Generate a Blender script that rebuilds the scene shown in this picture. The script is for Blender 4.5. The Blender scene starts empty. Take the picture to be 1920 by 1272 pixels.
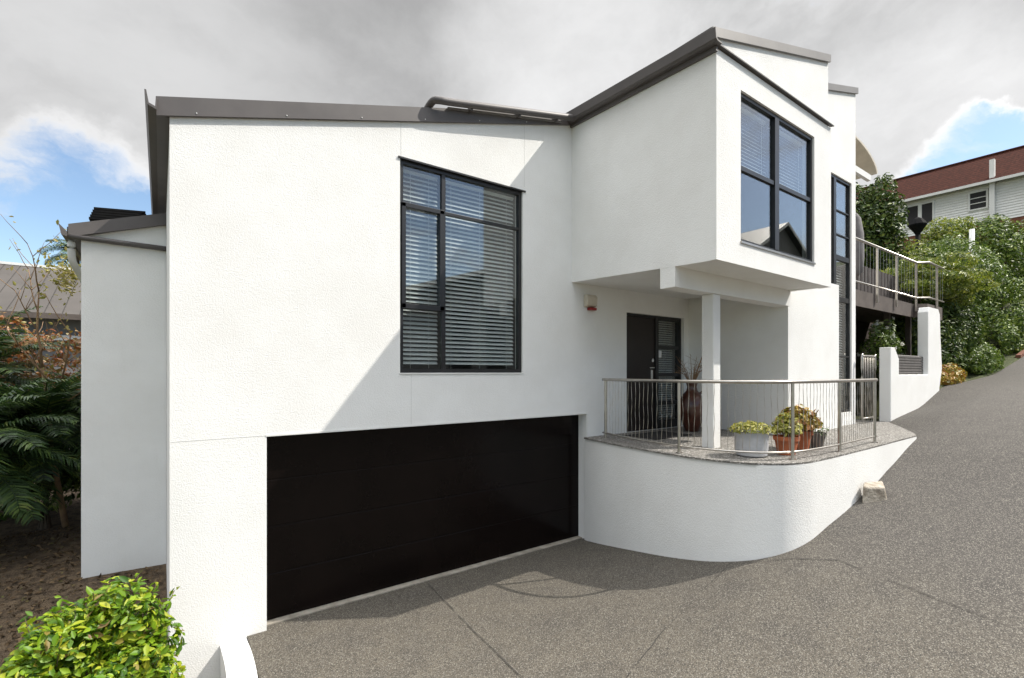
import bpy, math, random
import numpy as np
from mathutils import Vector
from mathutils.geometry import tessellate_polygon
random.seed(7)
rng = np.random.default_rng(7)
SC = bpy.context.scene
COL = SC.collection

# ------------------------------------------------------------------ camera
cam = bpy.data.cameras.new('camera')
cam.sensor_width = 36.0
cam.lens = 908.0 / 1920.0 * 36.0
cam.shift_y = 62.0 / 1920.0
cam.clip_start = 0.05
cam.clip_end = 2000.0
camo = bpy.data.objects.new('camera', cam)
COL.objects.link(camo)
camo.location = (0, 0, 2.89)
camo.rotation_euler = (math.radians(90), 0, -math.radians(36.0))
SC.camera = camo

# ------------------------------------------------------------------ exposure
SC.view_settings.view_transform = 'Standard'
SC.view_settings.look = 'None'
SC.view_settings.gamma = 1.0
SC.view_settings.exposure = 1.0
EXP = 2.0 ** 1.0

# ------------------------------------------------------------------ sun
SUN = Vector((3.5, -2.13, 4.42)).normalized()
sun = bpy.data.lights.new('sun', 'SUN')
sun.energy = 2.75
sun.angle = math.radians(0.5)
sun.color = (1.0, 0.94, 0.85)
suno = bpy.data.objects.new('sun', sun)
COL.objects.link(suno)
suno.location = (30, -20, 40)
suno.rotation_euler = (-SUN).to_track_quat('-Z', 'Y').to_euler()


# ------------------------------------------------------------------ node helpers
class NT:
    def __init__(s, tree):
        s.t = tree
        s.n = tree.nodes
        s.l = tree.links

    def new(s, typ, **kw):
        n = s.n.new(typ)
        for k, v in kw.items():
            setattr(n, k, v)
        return n

    def put(s, sock, v):
        if v is None:
            return
        if hasattr(v, 'is_output'):
            s.l.new(v, sock)
        else:
            if sock.type == 'RGBA' and len(v) == 3:
                v = (*v, 1)
            sock.default_value = v

    def math(s, op, a, b=None, c=None, clamp=False):
        n = s.new('ShaderNodeMath', operation=op)
        n.use_clamp = clamp
        s.put(n.inputs[0], a)
        s.put(n.inputs[1], b)
        s.put(n.inputs[2], c)
        return n.outputs[0]

    def vmath(s, op, a, b=None, scale=None):
        n = s.new('ShaderNodeVectorMath', operation=op)
        s.put(n.inputs[0], a)
        if b is not None:
            s.put(n.inputs[1], b)
        if scale is not None:
            s.put(n.inputs['Scale'], scale)
        return n.outputs['Value'] if op in ('DOT_PRODUCT', 'LENGTH') else n.outputs['Vector']

    def step(s, v, a, b, lo=0.0, hi=1.0):
        n = s.new('ShaderNodeMapRange', interpolation_type='SMOOTHSTEP')
        s.put(n.inputs['Value'], v)
        n.inputs['From Min'].default_value = a
        n.inputs['From Max'].default_value = b
        n.inputs['To Min'].default_value = lo
        n.inputs['To Max'].default_value = hi
        return n.outputs['Result']

    def noise(s, vec, scale, detail=4, rough=0.55, dist=0.0):
        n = s.new('ShaderNodeTexNoise')
        s.put(n.inputs['Vector'], vec)
        n.inputs['Scale'].default_value = scale
        n.inputs['Detail'].default_value = detail
        n.inputs['Roughness'].default_value = rough
        n.inputs['Distortion'].default_value = dist
        return n.outputs['Fac']

    def mix(s, fac, a, b, mode='MIX'):
        n = s.new('ShaderNodeMix', data_type='RGBA', blend_type=mode)
        s.put(n.inputs[0], fac)
        s.put(n.inputs[6], a)
        s.put(n.inputs[7], b)
        return n.outputs[2]


# ------------------------------------------------------------------ sky (world)
W = bpy.data.worlds.new('World')
SC.world = W
W.use_nodes = True
W.node_tree.nodes.clear()
k = NT(W.node_tree)
out = k.new('ShaderNodeOutputWorld')
bg = k.new('ShaderNodeBackground')
sky = k.new('ShaderNodeTexSky', sky_type='NISHITA')
sky.sun_disc = False
sky.sun_elevation = math.asin(SUN.z)
sky.sun_rotation = math.atan2(SUN.x, SUN.y)
sky.air_density = 1.0
sky.dust_density = 0.6
sky.ozone_density = 1.6
bg.inputs['Strength'].default_value = 0.1
tc = k.new('ShaderNodeTexCoord')
D0 = k.vmath('NORMALIZE', tc.outputs['Generated'])
wn = k.new('ShaderNodeTexNoise')
k.l.new(D0, wn.inputs['Vector'])
wn.inputs['Scale'].default_value = 5.5
wn.inputs['Detail'].default_value = 7
wn.inputs['Roughness'].default_value = .62
D = k.vmath('NORMALIZE', k.vmath('ADD', D0, k.vmath('SCALE', k.vmath('SUBTRACT', wn.outputs['Color'], (.5, .5, .5)), scale=.16)))
sep = k.new('ShaderNodeSeparateXYZ')
k.l.new(D, sep.inputs[0])
dx, dy, dz = sep.outputs
den = k.math('ADD', k.math('MAXIMUM', dz, 0.0), 0.30)
P = k.vmath('SCALE', D0, scale=k.math('DIVIDE', 1.0, den))
n1 = k.noise(P, 1.5, 10, 0.60, 0.25)
n2 = k.noise(k.vmath('ADD', P, (7.3, 2.1, 0.0)), 1.1, 8, 0.55, 0.2)
n3 = k.noise(P, 5.0, 8, 0.62, 0.2)


def spot(v, deg0, deg1):
    v = Vector(v).normalized()
    d = k.vmath('DOT_PRODUCT', D, tuple(v))
    return k.step(d, math.cos(math.radians(deg0)), math.cos(math.radians(deg1)))


blue_left = spot((-0.15, 1.36, 0.26), 13, 4)
blue_right = spot((1.385, 0.22, 0.385), 7.5, 4.0)
behind = k.math('MULTIPLY', k.step(dy, 0.05, -0.35), k.step(dz, 0.52, 0.40))
cov = k.math('ADD', n1, 0.33)
cov = k.math('SUBTRACT', cov, k.math('MULTIPLY', blue_left, 0.37))
cov = k.math('SUBTRACT', cov, k.math('MULTIPLY', blue_right, 0.50))
cov = k.math('SUBTRACT', cov, k.math('MULTIPLY', behind, 0.36))
mask = k.step(cov, 0.47, 0.66)
bright = k.math('ADD', k.math('MULTIPLY', n2, 0.75), k.math('MULTIPLY', n3, 0.25))
bright = k.step(bright, 0.34, 0.66, 0.36, 0.60)
glow_a = spot((0.66, 0.72, 0.62), 15, 2)
glow_b = spot((1.27, 0.31, 0.47), 13, 4)
glow_c = spot((-0.20, 1.35, 0.62), 22, 4)
bright = k.math('ADD', bright, k.math('MULTIPLY', glow_a, 0.30))
bright = k.math('ADD', bright, k.math('MULTIPLY', glow_b, 0.36))
bright = k.math('ADD', bright, k.math('MULTIPLY', glow_c, 0.12))
edge = k.step(cov, 0.54, 0.80, 0.28, 0.0)
bright = k.math('ADD', bright, edge)
high = k.step(dz, 0.60, 0.85)
bright = k.math('ADD', bright, k.math('MULTIPLY', high, 3.0))  # unseen overhead cloud brightened to fill the shaded walls
cl = k.new('ShaderNodeCombineColor')
k.l.new(k.math('MULTIPLY', bright, 10.15 / EXP), cl.inputs[0])
k.l.new(k.math('MULTIPLY', bright, 10.15 / EXP), cl.inputs[1])
k.l.new(k.math('MULTIPLY', bright, 10.2 / EXP), cl.inputs[2])
skyc = k.mix(1.0, sky.outputs[0], (1.0, 1.0, 0.98), 'MULTIPLY')
k.l.new(k.mix(mask, skyc, cl.outputs[0]), bg.inputs['Color'])
k.l.new(bg.outputs[0], out.inputs[0])


# ------------------------------------------------------------------ materials
def mat(name, build):
    m = bpy.data.materials.new(name)
    m.use_nodes = True
    m.node_tree.nodes.clear()
    t = NT(m.node_tree)
    o = t.new('ShaderNodeOutputMaterial')
    sh = build(t)
    t.l.new(sh, o.inputs['Surface'])
    return m


def pbsdf(t, color, rough=0.6, metal=0.0, bump=None, bstr=0.3, bdist=0.01, spec=0.5, coat=0.0):
    b = t.new('ShaderNodeBsdfPrincipled')
    t.put(b.inputs['Base Color'], color)
    t.put(b.inputs['Roughness'], rough)
    t.put(b.inputs['Metallic'], metal)
    t.put(b.inputs['Specular IOR Level'], spec)
    t.put(b.inputs['Coat Weight'], coat)
    if bump is not None:
        n = t.new('ShaderNodeBump')
        n.inputs['Strength'].default_value = bstr
        n.inputs['Distance'].default_value = bdist
        t.l.new(bump, n.inputs['Height'])
        t.l.new(n.outputs[0], b.inputs['Normal'])
    return b.outputs[0]


def ocoord(t):
    return t.new('ShaderNodeTexCoord').outputs['Object']


def m_stucco(t):
    c = ocoord(t)
    col = t.mix(t.step(t.noise(c, 1.3, 6, .6), .3, .75), (.80, .80, .785), (.745, .74, .72))
    mp = t.new('ShaderNodeMapping')
    mp.inputs['Scale'].default_value = (7, 7, .45)
    t.l.new(c, mp.inputs['Vector'])
    col = t.mix(t.step(t.noise(mp.outputs[0], 1.0, 5, .6), .58, .85, 0, .25), col, (.68, .67, .64))
    h = t.math('ADD', t.noise(c, 80, 2, .6), t.math('ADD', t.math('MULTIPLY', t.noise(c, 40, 3, .6), .9), t.math('MULTIPLY', t.noise(c, 22, 2, .5), .35)))
    return pbsdf(t, col, .92, 0, h, .42, .008, spec=.2)


def m_noisy(c0, c1, scale, rough=.7, bscale=None, bstr=.3, bdist=.01, metal=0, spec=.5, coat=0, lo=.3, hi=.7):
    def f(t):
        c = ocoord(t)
        col = t.mix(t.step(t.noise(c, scale, 5), lo, hi), c0, c1)
        return pbsdf(t, col, rough, metal, t.noise(c, bscale, 3) if bscale else None, bstr, bdist, spec, coat)
    return f


def aggregate(base0, base1, stone, scale, patch=.5, across=None):
    def f(t):
        c = ocoord(t)
        v = t.new('ShaderNodeTexVoronoi')
        t.l.new(c, v.inputs['Vector'])
        v.inputs['Scale'].default_value = scale
        sp = t.new('ShaderNodeSeparateColor')
        t.l.new(v.outputs['Color'], sp.inputs[0])
        if across:
            sx = t.new('ShaderNodeSeparateXYZ')
            t.l.new(c, sx.inputs[0])
            big = t.step(t.math('MULTIPLY_ADD', t.noise(c, .45, 6, .65), 5.0, sx.outputs[0]), across[1] + 2.5, across[0] + 2.5)
        else:
            big = t.step(t.noise(c, .55, 6, .65), .38, .62)
        base = t.mix(big, base0, base1)
        base = t.mix(t.step(t.noise(t.vmath('ADD', c, (4., 9., 0.)), 2.2, 6, .65), .35, .8, 0, patch), base,
                     tuple(x * .62 for x in base0))
        dark = t.mix(t.step(sp.outputs[0], 0., .5, .9, 0.), base, tuple(x * .42 for x in base0))
        col = t.mix(t.step(sp.outputs[1], .70, .92, 0., 1.), dark, stone)
        col = t.mix(t.step(v.outputs['Distance'], .28, .75, 0, .6), col, tuple(x * .45 for x in base0))
        return pbsdf(t, col, .88, 0, v.outputs['Distance'], -.6, .006, spec=.3)
    return f


def m_soil(t):
    c = ocoord(t)
    s = t.new('ShaderNodeSeparateXYZ')
    t.l.new(c, s.inputs[0])
    col = t.mix(t.step(t.noise(c, 9, 5), .3, .7), (.060, .040, .023), (.15, .105, .062))
    grass = t.mix(t.step(t.noise(c, 5, 6, .7), .3, .7), (.03, .045, .012), (.08, .09, .028))
    far = t.math('MAXIMUM', t.step(t.math('MULTIPLY_ADD', t.noise(c, .9, 4), 2.0, s.outputs[0]), 14.5, 15.5),
                 t.step(t.math('MULTIPLY_ADD', t.noise(c, .9, 4), 4.0, s.outputs[0]), -4.0, -6.0))
    return pbsdf(t, t.mix(far, col, grass), .95, 0, t.noise(c, 38, 3), 1.0, .05)


def m_glass(t):
    tr = t.new('ShaderNodeBsdfTransparent')
    tr.inputs[0].default_value = (.90, .93, .93, 1)
    gl = t.new('ShaderNodeBsdfGlossy')
    gl.inputs['Roughness'].default_value = 0.005
    lw = t.new('ShaderNodeLayerWeight')
    lw.inputs[0].default_value = .5
    fr = t.math('MULTIPLY_ADD', t.math('POWER', lw.outputs['Facing'], 4.0), .88, .11)
    mx = t.new('ShaderNodeMixShader')
    t.l.new(fr, mx.inputs[0])
    t.l.new(tr.outputs[0], mx.inputs[1])
    t.l.new(gl.outputs[0], mx.inputs[2])
    return mx.outputs[0]


def leafmat(stops, trans=.35, rough=.45, spec=.5):
    def f(t):
        g = t.new('ShaderNodeNewGeometry')
        r = t.new('ShaderNodeValToRGB')
        r.color_ramp.elements.remove(r.color_ramp.elements[1])
        for i, (p, c) in enumerate(stops):
            e = r.color_ramp.elements[0] if i == 0 else r.color_ramp.elements.new(p)
            e.position = p
            e.color = (*c, 1)
        t.l.new(g.outputs['Random Per Island'], r.inputs[0])
        p = pbsdf(t, r.outputs[0], rough, spec=spec)
        tl = t.new('ShaderNodeBsdfTranslucent')
        t.l.new(r.outputs[0], tl.inputs[0])
        mx = t.new('ShaderNodeMixShader')
        mx.inputs[0].default_value = trans
        t.l.new(p, mx.inputs[1])
        t.l.new(tl.outputs[0], mx.inputs[2])
        return mx.outputs[0]
    return f


def m_tiles(t):
    c = ocoord(t)
    s = t.new('ShaderNodeSeparateXYZ')
    t.l.new(c, s.inputs[0])
    course = t.math('FRACT', t.math('MULTIPLY', s.outputs[2], 4.2))
    roll = t.math('SINE', t.math('MULTIPLY', s.outputs[1], 26.0))
    col = t.mix(t.step(t.noise(c, 5, 4), .3, .7), (.082, .030, .022), (.045, .019, .015))
    col = t.mix(t.step(course, .08, .45, .95, 0.), col, (.03, .015, .012))
    return pbsdf(t, col, 1.0, 0, t.math('ADD', course, t.math('MULTIPLY', roll, .12)), .6, .05, spec=.05)


def m_corr(color, scale, axis=0, rough=.5):
    def f(t):
        c = ocoord(t)
        s = t.new('ShaderNodeSeparateXYZ')
        t.l.new(c, s.inputs[0])
        fr = t.math('FRACT', t.math('MULTIPLY', s.outputs[axis], scale))
        rib = t.step(t.math('ABSOLUTE', t.math('SUBTRACT', fr, .5)), .45, .49)
        col = t.mix(t.step(t.noise(c, .8, 4), .3, .7), color, tuple(x * .85 for x in color))
        return pbsdf(t, t.mix(rib, col, tuple(x * .55 for x in color)), rough, 0, rib, .6, .03, spec=.2)
    return f


M = {
    'stucco': mat('white_stucco', m_stucco),
    'dark_metal': mat('dark_roof_metal', m_noisy((.086, .077, .075), (.106, .095, .091), 2.5, .5)),
    'light_metal': mat('grey_roof_metal', m_noisy((.16, .15, .145), (.19, .18, .17), 2.5, .5)),
    'black_frame': mat('black_aluminium', m_noisy((.012, .012, .013), (.018, .018, .019), 6, .35)),
    'garage_black': mat('black_door_paint', m_noisy((.0045, .003, .0026), (.007, .0045, .0038), 1.4, .22, 60, .06, .002, spec=.14)),
    'door_dark': mat('dark_brown_door_paint', m_noisy((.010, .006, .005), (.015, .009, .008), 3, .4)),
    'glass': mat('window_glass', m_glass),
    'blind': mat('white_blind_slats', m_noisy((.72, .72, .70), (.66, .66, .64), 5, .6)),
    'room': mat('dim_interior', m_noisy((.10, .10, .10), (.14, .135, .13), 1, .9)),
    'asphalt': mat('exposed_aggregate', aggregate((.082, .0755, .070), (.132, .116, .090), (.235, .218, .185), 122, .60, (3.5, 9.0))),
    'pebble': mat('pebble_floor', aggregate((.19, .18, .165), (.25, .235, .21), (.5, .48, .45), 62)),
    'joint': mat('dark_joint', m_noisy((.03, .028, .025), (.05, .045, .04), 9, .95)),
    'wall_joint': mat('wall_joint_grey', m_noisy((.62, .62, .60), (.58, .58, .56), 9, .95)),  # plain grey for the control joints
    'concrete': mat('pale_concrete', m_noisy((.36, .33, .28), (.22, .20, .165), 6, .9, 70, .4, .006)),
    'stone': mat('rough_brown_stone', m_noisy((.46, .41, .34), (.20, .165, .125), 7, .95, 32, 1.0, .02)),
    'soil': mat('brown_soil', m_soil),
    'hill': mat('planted_hillside_soil', m_noisy((.03, .035, .012), (.07, .06, .03), 3, .95, 12, 1.0, .08)),
    'steel': mat('brushed_steel', m_noisy((.46, .43, .39), (.54, .51, .47), 12, .34, metal=1.0)),
    'chrome': mat('bright_chrome', m_noisy((.75, .75, .74), (.8, .8, .8), 12, .2, metal=1.0)),
    'cream': mat('cream_plastic', m_noisy((.60, .54, .44), (.52, .47, .38), 5, .5)),
    'red': mat('red_lens', m_noisy((.22, .015, .015), (.3, .02, .02), 5, .3)),
    'terracotta': mat('terracotta', m_noisy((.44, .13, .05), (.34, .10, .042), 8, .8, 60, .2, .004)),
    'zinc': mat('mottled_pale_planter', m_noisy((.50, .50, .51), (.40, .41, .43), 9, .7, 40, .2, .004)),
    'dark_pot': mat('dark_grey_pot', m_noisy((.11, .10, .09), (.16, .14, .12), 8, .8)),
    'vase': mat('brown_glazed_clay', m_noisy((.085, .026, .014), (.05, .016, .010), 7, .3, coat=.3)),
    'mat': mat('black_mat', m_noisy((.012, .011, .011), (.022, .02, .02), 60, .95, 90, .6, .01)),
    'twig': mat('dry_twigs', m_noisy((.20, .12, .07), (.30, .19, .10), 9, .85)),
    'bark': mat('grey_brown_bark', m_noisy((.10, .072, .05), (.16, .12, .085), 8, .9, 30, .7, .02)),
    'paper': mat('white_paper', m_noisy((.75, .75, .73), (.7, .7, .7), 5, .8)),
    'deck': mat('dark_stained_timber', m_noisy((.075, .060, .052), (.11, .09, .078), 3, .8, 20, .3, .01)),
    'fence': mat('weathered_dark_palings', m_noisy((.030, .023, .022), (.055, .044, .042), 4, .85)),
    'void': mat('dark_brown_under_deck', m_noisy((.035, .022, .018), (.055, .035, .028), 5, .9)),
    'louvre': mat('dark_louvre', m_noisy((.09, .085, .08), (.13, .12, .115), 5, .6)),
    'white_paint': mat('white_paint', m_noisy((.74, .74, .72), (.68, .68, .66), 3, .6)),
    'wboard': mat('white_weatherboard', m_noisy((.82, .82, .80), (.78, .78, .76), 2, .6)),
    'tiles': mat('red_brown_roof_tiles', m_tiles),
    'brick': mat('orange_brick', m_noisy((.20, .075, .042), (.13, .05, .03), 6, .9, 30, .5, .02)),
    'grey_roof': mat('grey_ribbed_roof', m_corr((.092, .084, .078), 2.3, rough=.9)),
    'slate': mat('charcoal_roof', m_corr((.035, .034, .036), 1.4)),
    'grey_wall': mat('grey_render', m_noisy((.20, .20, .20), (.16, .16, .16), 1, .9)),
    'cover': mat('grey_canvas_cover', m_noisy((.20, .19, .19), (.14, .13, .13), 5, .9)),
    'black_iron': mat('black_iron', m_noisy((.006, .006, .007), (.010, .010, .010), 5, .85, spec=.1)),
    'gold_leaf': mat('golden_green_leaves', leafmat([(0, (.04, .11, .008)), (.3, (.12, .24, .010)), (.65, (.25, .38, .016)), (.95, (.42, .45, .03)), (1, (.20, .12, .05))], .4)),
    'palm_leaf': mat('dark_palm_leaflets', leafmat([(0, (.014, .034, .012)), (.55, (.035, .075, .020)), (.9, (.09, .15, .03)), (1, (.17, .21, .05))], .3, .45)),
    'rust_leaf': mat('russet_leaves', leafmat([(0, (.20, .055, .015)), (.4, (.26, .10, .02)), (.7, (.14, .14, .03)), (1, (.42, .25, .15))], .3)),
    'yellow_leaf': mat('yellowing_leaves', leafmat([(0, (.20, .20, .04)), (.5, (.32, .28, .07)), (1, (.40, .34, .14))], .3)),
    'glossy_leaf': mat('glossy_dark_leaves', leafmat([(0, (.016, .036, .008)), (.5, (.05, .09, .015)), (.85, (.12, .17, .03)), (1, (.20, .24, .06))], .2, .5, .3)),
    'hedge_leaf': mat('mid_green_leaves', leafmat([(0, (.024, .05, .008)), (.5, (.08, .135, .016)), (.85, (.17, .235, .03)), (1, (.26, .31, .06))], .18, .5, .3)),
    'lime_leaf': mat('yellow_green_leaves', leafmat([(0, (.06, .10, .010)), (.5, (.15, .20, .020)), (.85, (.25, .28, .035)), (1, (.34, .34, .07))], .35)),
    'rose_leaf': mat('fresh_green_leaves', leafmat([(0, (.04, .075, .012)), (.5, (.10, .165, .022)), (1, (.19, .25, .05))], .3)),
    'litter': mat('dry_leaf_litter', leafmat([(0, (.05, .032, .018)), (.5, (.12, .078, .042)), (.9, (.20, .14, .08)), (1, (.12, .12, .04))], .1, .8, .2)),
    'petal': mat('white_petals', leafmat([(0, (.65, .65, .58)), (1, (.8, .78, .72))], .25)),
    'jade_leaf': mat('orange_tinged_leaves', leafmat([(0, (.14, .14, .025)), (.4, (.34, .27, .035)), (.75, (.44, .27, .045)), (1, (.34, .12, .03))], .25)),
    'succulent': mat('pale_yellow_green_leaves', leafmat([(0, (.17, .20, .03)), (.5, (.34, .34, .06)), (1, (.52, .46, .14))], .3)),
}

# ------------------------------------------------------------------ mesh helpers
ORI = {}


def link(o, parent=None, origin=(0, 0, 0)):
    COL.objects.link(o)
    if parent is not None:
        o.parent = parent
    ORI[o] = Vector(origin)
    return o


def thing(name, label, cat, loc=(0, 0, 0), group=None):
    o = bpy.data.objects.new(name, None)
    o.empty_display_size = .2
    o.location = loc
    o['label'] = label
    o['category'] = cat
    if group:
        o['group'] = group
    return link(o, None, loc)


def tag(o, label, cat, group=None):
    o['label'] = label
    o['category'] = cat
    if group:
        o['group'] = group
    return o


class MB:
    def __init__(s):
        s.v = []
        s.f = []

    def add(s, vs, fs):
        b = len(s.v)
        s.v += [tuple(v) for v in vs]
        s.f += [tuple(i + b for i in f) for f in fs]
        return s

    def box(s, x0, x1, y0, y1, z0, z1):
        vs = [(x, y, z) for z in (z0, z1) for y in (y0, y1) for x in (x0, x1)]
        return s.add(vs, [(0, 2, 3, 1), (4, 5, 7, 6), (0, 1, 5, 4), (1, 3, 7, 5), (3, 2, 6, 7), (2, 0, 4, 6)])

    def hexa(s, lo, hi):
        return s.add(list(lo) + list(hi), [(3, 2, 1, 0), (4, 5, 6, 7), (0, 1, 5, 4), (1, 2, 6, 5), (2, 3, 7, 6), (3, 0, 4, 7)])

    def prism(s, poly, vec):
        n = len(poly)
        vec = Vector(vec)
        a = [Vector(p) for p in poly]
        return s.add(a + [p + vec for p in a], [tuple(range(n))[::-1], tuple(range(n, 2 * n))] +
                     [(i, (i + 1) % n, (i + 1) % n + n, i + n) for i in range(n)])

    def xz(s, poly, y0, y1, holes=()):
        """wall: polygon in x,z (counter-clockwise seen from -y) between y0 (front) and y1, with holes"""
        loops = [[(p[0], p[1]) for p in poly]] + [[(p[0], p[1]) for p in h] for h in holes]
        tris = tessellate_polygon([[Vector((p[0], p[1], 0)) for p in L] for L in loops])
        flat = [p for L in loops for p in L]
        n = len(flat)
        vs = [(p[0], y0, p[1]) for p in flat] + [(p[0], y1, p[1]) for p in flat]
        fs = []
        for t in tris:
            a, b, c = [Vector(flat[i]) for i in t]
            cr = (b - a).cross(c - a)
            t = tuple(t) if cr > 0 else tuple(t)[::-1]
            fs.append(t)
            fs.append(tuple(i + n for i in t[::-1]))
        b = 0
        for j, L in enumerate(loops):
            m = len(L)
            for i in range(m):
                q = (b + i, b + i + n, b + (i + 1) % m + n, b + (i + 1) % m)
                fs.append(q if j == 0 else q)
            b += m
        return s.add(vs, fs)

    def tube(s, path, r, n=10, cap=True):
        path = [Vector(p) for p in path]
        rs = r if isinstance(r, (list, tuple)) else [r] * len(path)
        rings = []
        up = Vector((0, 0, 1))
        for i, p in enumerate(path):
            d = (path[min(i + 1, len(path) - 1)] - path[max(i - 1, 0)]).normalized()
            a = d.cross(up)
            if a.length < 1e-3:
                a = d.cross(Vector((1, 0, 0)))
            a.normalize()
            b = a.cross(d)
            rings.append([p + (a * math.cos(2 * math.pi * j / n) + b * math.sin(2 * math.pi * j / n)) * rs[i] for j in range(n)])
        fs = []
        for i in range(len(path) - 1):
            for j in range(n):
                fs.append((i * n + j, i * n + (j + 1) % n, (i + 1) * n + (j + 1) % n, (i + 1) * n + j))
        if cap:
            fs.append(tuple(range(n))[::-1])
            fs.append(tuple(range((len(path) - 1) * n, len(path) * n)))
        return s.add([v for R in rings for v in R], fs)

    def lathe(s, prof, c, n=28):
        vs, fs = [], []
        for r, z in prof:
            for j in range(n):
                a = 2 * math.pi * j / n
                vs.append((c[0] + r * math.cos(a), c[1] + r * math.sin(a), c[2] + z))
        for i in range(len(prof) - 1):
            for j in range(n):
                fs.append((i * n + j, i * n + (j + 1) % n, (i + 1) * n + (j + 1) % n, (i + 1) * n + j))
        fs.append(tuple(range(n))[::-1])
        fs.append(tuple(range((len(prof) - 1) * n, len(prof) * n)))
        return s.add(vs, fs)

    def build(s, name, m, parent=None, smooth=False, bevel=0, kind=None, angle=None):
        me = bpy.data.meshes.new(name)
        og = ORI[parent] if parent is not None else Vector((0, 0, 0))
        me.from_pydata([(v[0] - og.x, v[1] - og.y, v[2] - og.z) for v in s.v], [], s.f)
        me.materials.append(M[m])
        me.update()
        if smooth:
            me.polygons.foreach_set('use_smooth', [True] * len(me.polygons))
            if angle:
                me.set_sharp_from_angle(angle=math.radians(angle))
        o = bpy.data.objects.new(name, me)
        link(o, parent, og)
        if bevel:
            b = o.modifiers.new('bevel', 'BEVEL')
            b.width = bevel
            b.segments = 2
            b.limit_method = 'ANGLE'
        if kind:
            o['kind'] = kind
        return o


def rect(x0, x1, z0, z1):
    return [(x0, z0), (x1, z0), (x1, z1), (x0, z1)]


def spline(pts, n=8):
    pts = [Vector(p) for p in pts]
    P = [pts[0] * 2 - pts[1]] + pts + [pts[-1] * 2 - pts[-2]]
    out = []
    for i in range(1, len(P) - 2):
        for j in range(n):
            t = j / n
            a, b, c, d = P[i - 1:i + 3]
            out.append(.5 * ((2 * b) + (c - a) * t + (2 * a - 5 * b + 4 * c - d) * t * t + (3 * b - a - 3 * c + d) * t ** 3))
    out.append(pts[-1])
    return out


# ------------------------------------------------------------------ foliage helpers
def unit(a):
    return a / np.maximum(np.linalg.norm(a, axis=-1, keepdims=True), 1e-9)


def leaves_mesh(pos, nrm, size, aspect=.5, fold=.25, upright=0.0):
    """leaf-shaped, lightly folded blades; pos (n,3), nrm (n,3)"""
    n = len(pos)
    nrm = unit(nrm)
    r = rng.normal(size=(n, 3))
    if upright:
        r[:, 2] += upright
    ax = unit(np.cross(np.cross(nrm, r), nrm))
    sd = np.cross(nrm, ax)
    L = (size * rng.uniform(.5, 1.35, n))[:, None]
    w = L * aspect * .5
    base = pos - ax * L * .5
    tip = pos + ax * L * .5 - nrm * L * .12
    l1 = pos - ax * L * .12 + sd * w + nrm * w * fold
    r1 = pos - ax * L * .12 - sd * w + nrm * w * fold
    l2 = pos + ax * L * .22 + sd * w * .72 + nrm * w * fold * .6
    r2 = pos + ax * L * .22 - sd * w * .72 + nrm * w * fold * .6
    v = np.stack([base, r1, r2, tip, l2, l1], 1).reshape(-1, 3)
    i = np.arange(n)[:, None] * 6
    f = np.concatenate([i + np.array([[0, 1, 2, 3]]), i + np.array([[0, 3, 4, 5]])], 0)
    return v, f


def np_obj(name, v, f, m, parent=None, smooth=False):
    me = bpy.data.meshes.new(name)
    og = np.array(ORI[parent]) if parent is not None else np.zeros(3)
    v = np.asarray(v, float) - og
    f = np.asarray(f, int)
    k_ = f.shape[1]
    me.vertices.add(len(v))
    me.vertices.foreach_set('co', v.astype(np.float32).ravel())
    me.loops.add(f.size)
    me.loops.foreach_set('vertex_index', f.astype(np.int32).ravel())
    me.polygons.add(len(f))
    me.polygons.foreach_set('loop_start', np.arange(0, f.size, k_, dtype=np.int32))
    me.polygons.foreach_set('loop_total', np.full(len(f), k_, dtype=np.int32))
    me.materials.append(M[m])
    me.update(calc_edges=True)
    if smooth:
        me.polygons.foreach_set('use_smooth', [True] * len(me.polygons))
    o = bpy.data.objects.new(name, me)
    return link(o, parent, og)


def crown_points(c, R, n, lumps, lr=.42, flat=1.0, shell=.72):
    c = np.array(c, float)
    R = np.array(R, float)
    d = unit(rng.normal(size=(lumps, 3)))
    cen = d * rng.uniform(.45, .85, (lumps, 1))
    rad = lr * rng.uniform(.7, 1.25, lumps)
    w = rad ** 2
    idx = rng.choice(lumps, n, p=w / w.sum())
    u = unit(rng.normal(size=(n, 3)) * np.array([1, 1, flat]))
    rr = rad[idx][:, None] * rng.uniform(shell, 1.0, (n, 1))
    q = cen[idx] + u * rr * np.array([1, 1, flat])
    pos = c + q * R
    nr = unit(unit(u) * .9 + unit(q) * .4 + rng.normal(size=(n, 3)) * .55 + np.array([0, 0, .35]))
    return pos, nr, c + cen * R


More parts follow.
